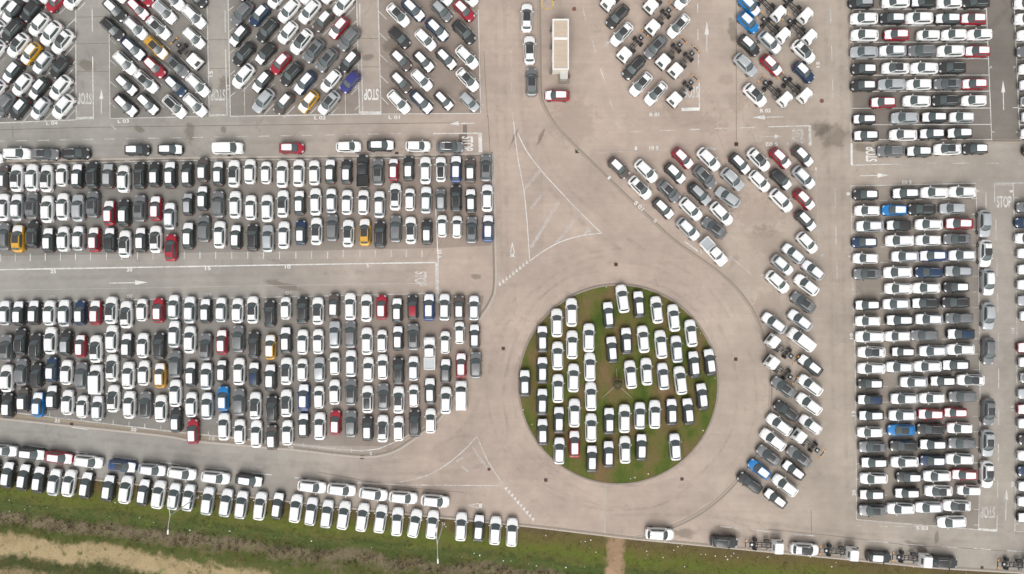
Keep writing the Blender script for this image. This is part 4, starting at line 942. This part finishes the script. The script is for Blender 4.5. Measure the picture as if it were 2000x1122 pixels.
lot('verge', *N_, 82, '115,485,swwx 275,500,swwx 408,517,swwx 570,528,wwwx 722,527,kwwl 880,550,wwwx 1015,575,swwx 1152,597,swwx 1297,610,wwwx 1460,627,wwwx 1617,640,wwwx')
lot('verge', *O_, 85, '160,665,wwwx 312,680,wwwx,78 465,690,wwwx,84 715,708,wwwx,87 868,720,kwwl,86 1012,742,wwwx,87 1157,757,wwwx,88')
lot('south', 1120, 840, 3.846, -4, '648,783,wwwx 1133,842,kkkl 1550,892,wwwT,-3 1745,898,wwPx')
V_ = (1620, 800, 3.484)
lot('south', *V_, -4, '167,995,wwwT 357,1006,kkw 657,1040,wwwT 778,1040,kkkl 1398,1085,wwwT')
Q_ = (1160, 260, 3.3)
lot('S1', *Q_, 315, '160,225,uuw 337,245,wwwl 298,352,wwPl 573,163,rww 523,260,kww 740,170,wwwl 482,375,ggPl 713,283,ggPl 447,487,kww 625,490,wwwl 680,393,kssl 608,620,swwl 863,415,sssl,144 823,520,wwwl 893,297,sssl 775,612,ggPl,143 772,765,wwwU,313')
lot('S2', *Q_, 315, '940,198,kww 1062,172,wwPl 1068,310,www 1203,163,rww 1347,150,uww 1207,300,kwP 1353,288,swwl 1208,435,wwwl 1357,430,rww 1365,565,kww 1375,708,www 1285,778,sww,141 1215,852,sww,318 1412,885,sww,141 1185,960,wwwl,318 1370,980,wwwl,141')
lot('arc', 1400, 560, 2.55, 143, '430,80,ggPl 285,182,swwl 415,168,swwl 288,275,wwwT 420,265,wwwV 283,380,wwwT 463,390,kwwl 465,490,wwwl 333,502,ggPl 460,585,wwwx 347,620,kkkl 467,687,www 315,690,wwwx 413,745,wwwT 280,763,wwwx 260,843,ggPl 410,847,ggPl 212,910,bbw 383,915,kww 165,978,kkkl 340,990,wwwx 293,1055,kww')
T_, U_ = (1620, 330, 4.155), (1620, 560, 4.155)
for i, row in enumerate(('297,210,kkw 622,200,kwwl 857,193,wwwl 1075,188,wwwl', '307,340,www 528,335,bbw 752,328,kkkl 998,322,sss', '327,465,swwl 563,458,kwk 807,452,wwwl 1055,445,rwwl', '287,597,nnw 570,583,wwwx 803,580,www 1038,570,ggPl',
                         '293,727,www 613,712,swwl 842,705,Bwwl 1078,702,swwl', '308,853,ggPl 555,840,wwwx 807,840,nnnl 1050,832,gssl', '560,972,wwwl 787,967,wwwl 1030,960,kkw')): lot('S%d' % (301 + i), *T_, 180, row)
for i, row in enumerate(('310,150,kww 543,142,swwl 780,135,kwkl 1027,128,kkkl', '313,280,www 573,273,kwwl 808,265,swwl 1055,257,gggl', '328,407,wwwx 553,403,www 772,395,gggl 1068,385,kwnl', '343,533,wwPl 597,530,kwws 843,523,swwl 1063,510,wwwl',
                         '342,665,wwwl 570,653,swwl 798,648,wwwl 1027,637,kwwl', '335,788,kkw 685,775,swwl 920,767,kww 1148,758,wwPl', '330,918,kwn 608,910,swwl 833,905,www 1082,893,gggl', '340,1045,kww 592,1045,swwl 822,1035,rww 1023,1022,rwws')): lot('S%d' % (308 + i), *U_, 180, row)
for i, row in enumerate(('277,155,www 490,140,bbPl 690,133,kkkl 887,127,www', '295,255,ggPl 507,247,kkkl 707,237,kwwl 903,230,gggl', '308,360,kwwl 512,357,wwwl 705,348,nnw 885,338,wwwl', '303,470,wwwl 542,460,kkw 733,453,wwwl 918,443,rww',
                         '290,578,kww 530,568,kww 743,555,wwPl 948,550,wwws', '298,685,ggPl 487,675,wwwl 673,665,swwl 868,655,wwPl', '833,765,wwwx,183')): lot('S%d' % (316 + i), *V_, 180, row)
lot('S3c', *T_, 270, '1258,445,sssl 1265,687,wwPl 1287,920,swwl'); lot('S3c', *U_, 270, '1287,240,sssl 1290,525,gggl 1290,1018,ggPl'); lot('S3c', *V_, 270, '1075,230,ssPl 1072,443,wwPl')
lot('S3r', *T_, 180, '1622,310,ggg 1612,437,nnn 1612,565,www 1627,687,sww 1632,817,sww 1627,942,sww 1635,1072,sss'); lot('S3r', *U_, 180, '1650,240,sww 1630,495,rww 1640,612,sww 1655,740,sgg 1635,870,sss 1630,995,rww 1635,1110,sww')
lot('S3r', *V_, 180, '1375,207,kkk 1370,315,www 1370,420,nnn 1372,522,sww 1368,627,sww 1368,735,kww')

# keep neighbours from touching: small pushes apart
def corners(c):
    sh = SHAPES.get(c[3]); L, Wd = (sh.L, sh.W + .05) if sh else (1.85, 2.0)
    cx, cy = c[0], c[1]; a = R(c[2]); ux, uy = math.cos(a), math.sin(a)
    if c[3] == 'T': L = 6.1; cx -= ux * 2.08; cy -= uy * 2.08
    return cx, cy, ux, uy, L / 2 + .04, Wd / 2 + .03
for it in range(14):
    moved = 0; boxes = [corners(c) for c in CARS]; grid = {}
    for i, b in enumerate(boxes): grid.setdefault((int(b[0] // 7), int(b[1] // 7)), []).append(i)
    for (gx_, gy_), ids in list(grid.items()):
        near = [j for dx in (-1, 0, 1) for dy in (-1, 0, 1) for j in grid.get((gx_ + dx, gy_ + dy), ())]
        for i in ids:
            for j in near:
                if j <= i: continue
                a, b = boxes[i], boxes[j]; best = None
                for ax, ay in ((a[2], a[3]), (-a[3], a[2]), (b[2], b[3]), (-b[3], b[2])):
                    d = (b[0] - a[0]) * ax + (b[1] - a[1]) * ay
                    ra = a[4] * abs(a[2] * ax + a[3] * ay) + a[5] * abs(-a[3] * ax + a[2] * ay)
                    rb = b[4] * abs(b[2] * ax + b[3] * ay) + b[5] * abs(-b[3] * ax + b[2] * ay)
                    ov = ra + rb - abs(d)
                    if ov <= 0: best = None; break
                    if best is None or ov < best[0]: best = (ov, ax if d >= 0 else -ax, ay if d >= 0 else -ay)
                if best:
                    o, ax, ay = best; moved += 1; h = o / 2 + .002
                    CARS[i][0] -= ax * h; CARS[i][1] -= ay * h; CARS[j][0] += ax * h; CARS[j][1] += ay * h
                    boxes[i] = corners(CARS[i]); boxes[j] = corners(CARS[j])
    if not moved: break

# labels
ORD = ['', 'second', 'third', 'fourth', 'fifth', 'sixth', 'seventh', 'eighth', 'ninth', 'tenth', 'eleventh', 'twelfth', 'thirteenth', 'fourteenth', 'fifteenth', 'sixteenth', 'seventeenth', 'eighteenth', 'nineteenth', 'twentieth']
NUM = ['zero', 'one', 'two', 'three', 'four', 'five', 'six', 'seven', 'eight', 'nine', 'ten', 'eleven', 'twelve', 'thirteen', 'fourteen', 'fifteen', 'sixteen', 'seventeen', 'eighteen', 'nineteen', 'twenty', 'twenty-one', 'twenty-two']
PL = {'L4': ('in bay L four', 'painted code L four', (101, 241)), 'L3': ('in bay L three', 'painted code L three', (241, 237)), 'L2': ('in bay L two', 'painted code L two', (625, 230)), 'L1': ('in bay L one', 'painted code L one', (770, 229)),
      'queue': ('queued on road past cabin', 'the red crossover', (1088, 187)), 'cabin': ('alone beside the ribbed cabin', 'the cabin', (1092, 90)),
      'R1': ('in bay R one', 'painted code R one', (1278, 224)), 'R2': ('in bay R two', 'painted code R two', (1495, 216)),
      'S1': ('in bay S one', 'slanting code S one', (1248, 402)), 'S2': ('in bay S two', 'painted code S two', (1507, 282)), 'arc': ('along the curved kerb facing island', 'bay S two', (1550, 400)),
      'Yk': ('kerbside lane beside Y one', 'main road', (960, 270)), 'Y1': ('Y one row beside kerb', 'main road', (960, 340)), 'Y2': ('Y one middle row', 'main road', (960, 400)), 'Y3': ('Y one row by ticks', 'main road', (960, 450)),
      'isle': ('on the round grass island', 'island tree', (ISX, ISY - 2)), 'road': ('parked on verge road', 'island', (1010, 960)), 'verge': ('backed onto grass verge', 'island', (1060, 1000)), 'south': ('beside the long verge kerb', 'earth path', (1204, 1055)),
      'Ek': ('along kerb by dark lot', 'sideways STOP', (1702, 301)), 'Er': ('dark lot beyond arrow lane', 'lot entrance kerb', (1990, 277)), 'S3c': ('in lane beside S three', 'upright STOP', (1961, 394)), 'S3r': ('lot beyond S three lane', 'upright STOP', (1961, 394))}
for i in range(1, 6): PL['Z%d' % i] = ('row %s from lane, rounded lot' % NUM[i], 'island', (1000, 600 + 70 * i))
for i in range(1, 10): PL['E%d' % i] = ('dark lot, kerb row %s' % NUM[i], 'access road', (1640, 277 - 32 * i))
for i in range(1, 23): PL['S%d' % (300 + i)] = ('S three row %s' % NUM[i], 'access road', (1640, 350 + 30.4 * i))
def look(c):
    b, n, r = c[4]; k = KIND[c[3]][2]; cb = CN[b]
    if c[3] in 'TUV': return '%s %s' % (cb, k)
    if r == 'P': return '%s glass-roofed %s' % (cb, k) if n == b else '%s glass-roofed %s with white bonnet' % (cb, k)
    if n == b and r == b: return '%s %s' % (cb if b != 'w' else 'all-white', k)
    if n == b: return '%s %s with %s roof' % (cb, k, CN[r])
    if n == r: return '%s %s with %s bonnet and roof' % (cb, k, CN[n])
    if r == b: return '%s %s with %s bonnet' % (cb, k, CN[n])
    return '%s %s with %s bonnet, %s roof' % (cb, k, CN[n], CN[r])
by = {}
for c in CARS: by.setdefault((c[5], look(c)), []).append(c)
for (pl, lk_), cs in by.items():
    ph, lm, pt = PL[pl]; p = W(*pt)
    cs.sort(key=lambda c: (c[0] - p.x) ** 2 + (c[1] - p.y) ** 2)
    if len(cs) == 1: cs[0].append('%s, %s' % (lk_, ph)); continue
    for i, c in enumerate(cs):
        o = ORD[i] if i < len(ORD) else '%dth' % (i + 1)
        if ph.startswith('in bay') or pl in ('isle', 'arc'): c.append(('%s nearest %s to %s' % (o, lk_, lm)).strip())
        else: c.append('%s %s from %s, %s' % (o or 'first', lk_, lm, ph))
    # nearest one of a bay
    if ph.startswith('in bay') or pl in ('isle', 'arc'): cs[0][-1] = 'nearest %s to %s' % (lk_, lm)

for c in CARS:
    X, Y, hd, size, code, pl, label = c
    # nothing of it can be seen from anywhere near the photo's frame
    z = 0.0
    if pl == 'isle': z = IZ + 0.012
    nm, cat, _ = KIND[size]; grp = GROUP[size]
    if size == 'x': nm, grp = 'large_suv', 'large SUVs stored in the lots'
    elif size == 'l' and code[2] == 'P': nm, grp = 'glass_roof_suv', 'glass-roofed SUVs stored in the lots'
    root = empty(nm, (X, Y, z), R(hd + random.uniform(-1.0, 1.0)))
    if label.startswith('all-white') and False: pass
    if len(label.replace('-', ' ').replace(',', ' ').split()) > 16: label = label.replace('beside kerb', 'by kerb').replace(' with white bonnet and roof', ' with white film')
    tag(root, label, cat, grp)

    if size == 'T': build_truck(root)
    else: build_car(root, size, code)

# a painted divider beside each car in the slanting bays
for c in CARS:
    if c[5] in ('L4', 'L3', 'L2', 'L1') and c[3] != 'T':
        a = R({'L4': 228, 'L3': 315, 'L2': 226, 'L1': 315}[c[5]]); nx, ny = -math.sin(a), math.cos(a); q = 1.28; h = random.uniform(.8, 1.5)
        ox = c[0] + nx * q + math.cos(a) * .4; oy = c[1] + ny * q + math.sin(a) * .4
        v, f = flat_strip([(ox - math.cos(a) * h, oy - math.sin(a) * h), (ox + math.cos(a) * h, oy + math.sin(a) * h)], .11, ZM)
        mesh_obj('bay_line', new_mesh('bay_line', v, f, MARKW), ground)

# ---------------------------------------------------------------- cabin, service box, lamps, drains, island tree, litter
CREAM = simple('cabin_wall', (0.62, 0.58, 0.50), 0.7, var=0.1)
ROOFB = simple('cabin_ribs', (0.56, 0.47, 0.375), 0.7, 0.1, var=0.12)
TRIM = simple('cabin_trim', (0.74, 0.73, 0.70), 0.6, var=0.08)
RUST = simple('rusty_metal', (0.20, 0.085, 0.06), 0.8, var=0.3)
GALV = simple('galvanised', (0.55, 0.555, 0.55), 0.5, 0.1, var=0.1)
def cabin():
    a = W(1079, 38, 2.6); b = W(1111, 137, 2.6); cx, cy = (a.x + b.x) / 2, (a.y + b.y) / 2; w = b.x - a.x; l = a.y - b.y; h = 2.45
    r = empty('site_cabin', (cx, cy, 0)); tag(r, 'long beige cabin with ribbed roof and white trim beside the main road', 'cabin')
    m = MB(); m.box((0, 0, h / 2 + .15), (w - .12, l - .12, h)); mesh_obj('wall', m.mesh('wall', CREAM), r)
    m = MB(); m.box((0, 0, .075), (w - .3, l - .3, .15)); mesh_obj('plinth', m.mesh('plinth', GUTTER), r)
    z = h + .15
    m = MB(); m.box((0, 0, z + .03), (w - .1, l - .1, .06)); roof = mesh_obj('roof', m.mesh('roof', ROOFB), r)
    m = MB()
    for sg in (-1, 1):
        m.box((sg * (w / 2 - .10), 0, z + .09), (.22, l, .16)); m.box((0, sg * (l / 2 - .10), z + .09), (w - .44, .22, .155))
    mesh_obj('roof_edge', m.mesh('roof_edge', TRIM), roof)
    m = MB(); m.box((0, l * .115, z + .10), (w - .5, .36, .13)); mesh_obj('roof_joint', m.mesh('roof_joint', TRIM), roof)
    rm = MB(); rm.box((0, 0, 0), (w - .46, .10, .07), taper=.85); rme = rm.mesh('roof_rib', ROOFB)
    y = -l / 2 + .34
    while y < l / 2 - .3:
        if abs(y - l * .115) > .30: mesh_obj('roof_rib', rme, roof, (0, y, z + .092))
        y += .21
    d = MB(); d.box((0, 0, 0), (.06, .86, 1.95)); dm = d.mesh('door', TRIM); mesh_obj('door', dm, r, (-w / 2 + .05, -l * .2, 1.15)); mesh_obj('door', dm, r, (-w / 2 + .05, l * .3, 1.15))
    wm = MB(); wm.box((0, 0, 0), (.05, 1.0, .8)); wme = wm.mesh('window', GLASS)
    for yy in (-.36, -.04, .12): mesh_obj('window', wme, r, (-w / 2 + .05, l * yy, 1.6)); mesh_obj('window', wme, r, (w / 2 - .05, l * yy, 1.6))
    for yy in (l / 2 - .9, 0.4, -l / 2 + .3):
        m = MB(); m.box((-w / 2 - .18, yy, .5), (.24, .5, 1.0), taper=.9); mesh_obj('wall_unit', m.mesh('wall_unit', STEEL2), r)
cabin()
c = W(1101.5, 147.5, 1.2)
r = empty('service_kiosk', (c.x, c.y, 0)); tag(r, 'small grey service box standing at the end of the beige cabin', 'kiosk')
m = MB(); m.box((0, 0, .62), (1.10, 1.05, 1.24)); mesh_obj('housing', m.mesh('housing', simple('kiosk_grey', (.42, .41, .39), .6, var=.1)), r)
m = MB(); m.box((0, 0, 1.275), (1.26, 1.2, .07)); mesh_obj('lid', m.mesh('lid', simple('kiosk_lid', (.50, .49, .47), .5, var=.1)), r)
m = MB(); m.box((.05, -.15, .05), (1.9, 1.75, .10)); mesh_obj('slab', m.mesh('slab', GUTTER), r)
c = W(1112, 150, .8); r2 = empty('gas_bottle', (c.x, c.y, 0)); tag(r2, 'rust red bottle standing against the grey service box', 'bottle')
m = MB(); m.cyl((0, 0, .1), (0, 0, .75), .17, 12); m.cyl((0, 0, .75), (0, 0, .9), .17, 12, 0, .07); mesh_obj('tank', m.mesh('tank', RUST, True, 40), r2)
m = MB(); m.cyl((0, 0, .9), (0, 0, 1.0), .05, 8); mesh_obj('valve', m.mesh('valve', STEEL2), r2)
# pole in the yellow ring
c = W(1069, 4); r = empty('ring_bollard', (c.x, c.y, 0)); tag(r, 'thin grey pole standing in the painted yellow ring', 'pole')
m = MB(); m.cyl((0, 0, 0), (0, 0, 3.2), .055, 8); mesh_obj('post', m.mesh('post', GALV), r); m = MB(); m.cyl((0, 0, 0.0), (0, 0, .12), .22, 12); mesh_obj('foot', m.mesh('foot', CONC), r)
c = W(1081, 1); r = empty('fire_hydrant', (c.x, c.y, 0)); tag(r, 'small red hydrant post at the yellow ring', 'hydrant')
m = MB(); m.cyl((0, 0, 0), (0, 0, .7), .11, 10); m.cyl((0, 0, .7), (0, 0, .82), .14, 10, 0, .06); mesh_obj('barrel', m.mesh('barrel', PAINT['r']), r); m = MB(); m.cyl((-.2, 0, .5), (.2, 0, .5), .06, 8); mesh_obj('outlet', m.mesh('outlet', PAINT['r']), r)

def lamp_post(px, py, rz, label):
    c = W(px, py); r = empty('lamp_post', (c.x, c.y, c.z)); r.location.z = 0.0; r.rotation_euler = (0, 0, R(rz))
    tag(r, label, 'lamp post', 'lamp posts along the verge')
    m = MB(); m.box((0, 0, .02), (.5, .5, .08)); mesh_obj('base', m.mesh('base', CONC), r)
    m = MB(); m.cyl((0, 0, 0), (0, 0, 9.0), .10, 12, 0, .055); mesh_obj('post', m.mesh('post', GALV, True, 40), r)
    for sg in (-1, 1):
        m = MB(); P = [Vector((0, sg * 2.0 * t, 8.95 + .5 * math.sin(t * math.pi / 2))) for t in (0, .2, .45, .7, 1)]
        for p, q in zip(P, P[1:]): m.cyl(p, q, .045, 8)
        arm = mesh_obj('arm', m.mesh('arm', GALV, True, 40), r)
        m = MB(); m.box((0, sg * 2.35, 9.44), (.26, .75, .12), taper=.8); mesh_obj('lamp_head', m.mesh('lamp_head', TRIM), arm)
lamp_post(386, 971, -2, 'double-armed street lamp leaning over the grass behind a row gap')
lamp_post(866, 1023, 3, 'double-armed street lamp beside the last four verge cars')

def drain(px, py, label, round_=False, sz=.55, rz=0):
    c = W(px, py); r = empty('manhole_cover' if round_ else 'drain_grate', (c.x, c.y, .004), R(rz)); tag(r, label, 'manhole' if round_ else 'drain', 'drains in the asphalt')
    if round_:
        m = MB(); m.cyl((0, 0, 0), (0, 0, .012), .42, 20); mesh_obj('frame', m.mesh('frame', CONC), r); m = MB(); m.cyl((0, 0, .012), (0, 0, .018), .36, 20); mesh_obj('cover', m.mesh('cover', RUST), r); return
    m = MB()
    for sg in (-1, 1): m.box((sg * (sz / 2 - .04), 0, .012), (.08, sz, .024)); m.box((0, sg * (sz / 2 - .04), .012), (sz - .16, .08, .023))
    mesh_obj('frame', m.mesh('frame', RUST), r)
    m = MB(); m.box((0, 0, .004), (sz - .16, sz - .16, .008)); mesh_obj('pit', m.mesh('pit', BLACK), r)
    b = MB(); b.box((0, 0, 0), (.035, sz - .16, .012)); bm_ = b.mesh('bar', STEEL)
    for k in range(5): mesh_obj('bar', bm_, r, ((k - 2) * .08, 0, .015))
for px, py, l, s_ in ((1203, 517, 'square iron grate in the ring road before the splitter tip', .62), (1437, 702, 'square iron grate in the ring road facing the curved bay row', .6), (1066, 938, 'square iron grate beside the row of give way triangles', .6),
                      (983, 681, 'square iron grate beside the rounded lot kerb', .6), (1127, 296, 'square iron grate against the kerb near code S 01', .62), (1438, 282, 'square iron grate ending a dark joint by bay S 02', .68),
                      (707, 893.5, 'square rusty grate in the lot kerb at bay five', .62), (140, 829, 'square rusty grate in the kerb near painted number 25', .6), (448, 304.5, 'square iron grate in the kerb beside the white van', .6), (775, 300.5, 'square iron grate in the kerb beside white crossovers', .6),
                      (955, 917, 'rusty square grate inside the worn splitter marking', .5), (1918, 1109, 'square rusty grate beside the long verge kerb', .5), (1332, 936, 'square iron grate in the ring road below the lone island car', .55)): drain(px, py, l, sz=s_, rz=random.uniform(-4, 4))
drain(1605, 197.5, 'round rusty manhole cover by the access road near bay R 02', True); drain(1121.5, 18, 'round rusty manhole cover beyond the beige cabin', True)

# staked young tree on the island
c = W(1204, 750); tr = empty('young_tree', (c.x, c.y, IZ + .018)); tag(tr, 'small staked tree with thin grey green crown at the island centre', 'tree')
BARK = simple('bark', (.12, .09, .06), .9); LEAF = simple('leaf', (.075, .085, .03), .8, var=.4); WIRE = simple('guy_wire', (.55, .52, .42), .6)
m = MB(); m.cyl((0, 0, 0), (.03, .02, 1.0), .05, 7, 0, .035)
for k in range(9):
    t = k * 2.4; m.cyl((.03, .02, .6 + .04 * k), (.6 * math.cos(t), .6 * math.sin(t), 1.15 + .06 * (k % 4)), .018, 5, 0, .008)
mesh_obj('trunk', m.mesh('trunk', BARK), tr)
m = MB(); rnd = random.Random(3)
for k in range(900):
    t = rnd.uniform(0, 2 * math.pi); ph = rnd.uniform(-.6, 1.0); q = rnd.uniform(.45, 1) ** .5 * (.95 + .25 * math.sin(3 * t) * .5)
    p = Vector((.85 * q * math.cos(t) * math.cos(ph), .85 * q * math.sin(t) * math.cos(ph), 1.15 + .55 * q * math.sin(ph)))
    d1 = Vector((rnd.uniform(-1, 1), rnd.uniform(-1, 1), rnd.uniform(-.5, .5))).normalized() * .09; d2 = d1.orthogonal().normalized() * .035
    m.add([p - d1, p + d2, p + d1, p - d2], [(0, 1, 2, 3)])
mesh_obj('crown', m.mesh('crown', LEAF), tr)
for px, py in ((1204, 720), (1176, 777), (1234, 777)):
    e = W(px, py) - c; m = MB(); m.cyl((0, 0, .9), (e.x, e.y, .03), .022, 5); mesh_obj('guy_wire', m.mesh('guy_wire', WIRE), tr)
    m = MB(); m.cyl((e.x, e.y, -.02), (e.x * 1.01, e.y * 1.01, .25), .04, 6); mesh_obj('stake', m.mesh('stake', CONC), tr)
m = MB(); m.cyl((0, 0, .0), (0, 0, .03), 1.1, 20, 0, .95); mesh_obj('soil_basin', m.mesh('soil_basin', simple('bare_soil', (.16, .105, .055), .95, var=.4)), tr)

# tufts of grass and dry brush (nobody could count them)
def tufts(name, material, pts, h0, h1, n, spread, rnd):
    v = []; f = []
    for x, y, z in pts:
        for k in range(n):
            a = rnd.uniform(0, 6.283); r = rnd.uniform(0, spread); bx, by = x + r * math.cos(a), y + r * math.sin(a); h = rnd.uniform(h0, h1); t = rnd.uniform(0, 6.283); w = h * .16
            lx, ly = math.cos(a) * h * .5, math.sin(a) * h * .5; b = len(v)
            v += [(bx - math.cos(t) * w, by - math.sin(t) * w, z - .02), (bx + math.cos(t) * w, by + math.sin(t) * w, z - .02), (bx + lx, by + ly, z + h)]
            f.append((b, b + 1, b + 2))
    o = mesh_obj(name, new_mesh(name, v, f, material)); o['kind'] = 'stuff'; return o
rnd = random.Random(11); G1 = []; G2 = []; G3 = []
def field_pt(x, d):
    px = x * PXM + 1000; yk = (561 - kerb_y(min(2500, max(-400, px)))) / PXM; return (x, yk - d, dzf(d, x))
for k in range(19000):
    x = rnd.uniform(-92, 92); d = rnd.uniform(.3, 17); px = x * PXM + 1000
    if abs(px - 1204) < 20: continue
    s = math.sin(x * .9 + d * 2.1) + math.sin(x * .37 - d * 1.3) + rnd.uniform(-1, 1)
    if d < 5: (G1 if s > -.2 else G3).append(field_pt(x, d))
    elif d < 7: G1.append(field_pt(x, d))
    elif d < 9.3: (G2 if s > -.6 else G1).append(field_pt(x, d))
    elif d < 10.6 or d > 14.2: G1.append(field_pt(x, d))
    elif s > 1.45: G1.append(field_pt(x, d))
def tint(name, a, b):
    m, nt, nd, lk, bs = mat(name); bs.inputs['Roughness'].default_value = .9
    g = nd.new('ShaderNodeNewGeometry'); r = nd.new('ShaderNodeValToRGB'); r.color_ramp.elements[0].color = (*a, 1); r.color_ramp.elements[1].color = (*b, 1)
    lk.new(g.outputs['Random Per Island'], r.inputs[0]); lk.new(r.outputs[0], bs.inputs['Base Color']); return m
GR = tint('grass_blades', (.055, .082, .016), (.125, .155, .036)); DR = tint('dry_brush', (.17, .14, .085), (.38, .31, .20)); BR = tint('brown_grass', (.08, .062, .025), (.14, .12, .045))
tufts('grass_tufts', GR, G1, .07, .20, 7, .28, rnd); tufts('dry_brush', DR, G2, .14, .40, 9, .34, rnd); tufts('brown_grass', BR, G3, .05, .16, 4, .25, rnd)
IG = []
for k in range(3500):
    t = rnd.uniform(0, 6.283); r_ = IR * math.sqrt(rnd.random()) * .99; IG.append((IC.x + r_ * math.cos(t), IC.y + r_ * math.sin(t), IZ + .01))
tufts('island_grass', GR, IG, .05, .14, 5, .2, rnd)

# litter on the grass
LIT = simple('litter_plastic', (.80, .81, .80), .5)
shapes = []
for k in range(4):
    m = MB(); n = 7; rr_ = random.Random(k + 50); ring_ = [(math.cos(6.283 * i / n) * rr_.uniform(.6, 1), math.sin(6.283 * i / n) * rr_.uniform(.5, 1)) for i in range(n)]
    v = [(x, y, 0) for x, y in ring_] + [(x * .7, y * .7, rr_.uniform(.25, .5)) for x, y in ring_] + [(0, 0, .35)]
    f = [(i, (i + 1) % n, n + (i + 1) % n, n + i) for i in range(n)] + [(n + i, n + (i + 1) % n, 2 * n) for i in range(n)]
    m.add(v, f); shapes.append(m.mesh('litter_scrap', LIT))
spots = [(18, 977), (14, 1001), (45, 996), (58, 990), (92, 992), (213, 1010), (272, 1012), (298, 1022), (225, 982), (368, 1038), (447, 1039), (607, 1059), (582, 1061), (537, 1052), (725, 1071), (901, 1090), (926, 1081), (937, 1085), (871, 1029),
         (998, 1098), (983, 1098), (1033, 1104), (1048, 1108), (1105, 1110), (1106, 1111), (1152, 1070), (1164, 1079), (1143, 1058), (1066, 1046), (1134, 1058), (1154, 1055), (1324, 1068), (1316, 1075), (1332, 1066), (1369, 1083), (1378, 1083), (1397, 1086), (1417, 1087), (1428, 1086), (1421, 1093), (1441, 1089), (1433, 1081), (1498, 1089),
         (1633, 1099), (1625, 1107), (1624, 1107), (1337, 1107), (1265, 1084), (1295, 1089), (1142, 1108), (1263, 1077), (1784, 1109), (1766, 1110), (1887, 1119), (1500, 1088)]
for i, (px, py) in enumerate(spots):
    w = W(px, py); d = max(.2, (py - kerb_y(px)) / PXM * .994); o = mesh_obj('litter_scrap', shapes[i % 4], None, (w.x, w.y, dzf(d, w.x) + .01), rnd.uniform(0, 6.28))
    s = rnd.uniform(.07, .17); o.scale = (s, s * rnd.uniform(.6, 1), s); tag(o, 'small scrap of white litter lying on the grass verge', 'litter', 'litter on the grass verge')
for i, (px, py) in enumerate(((1039, 829), (1022, 801), (1184, 561), (1266, 926), (1231, 935), (1240, 933), (1373, 841), (1396, 739), (1368, 651))):
    w = W(px, py); o = mesh_obj('litter_scrap', shapes[i % 4], None, (w.x, w.y, IZ + .01), rnd.uniform(0, 6.28)); s = rnd.uniform(.06, .13); o.scale = (s, s, s)
    tag(o, 'small scrap of white litter lying on the round island turf', 'litter', 'litter on the round island')
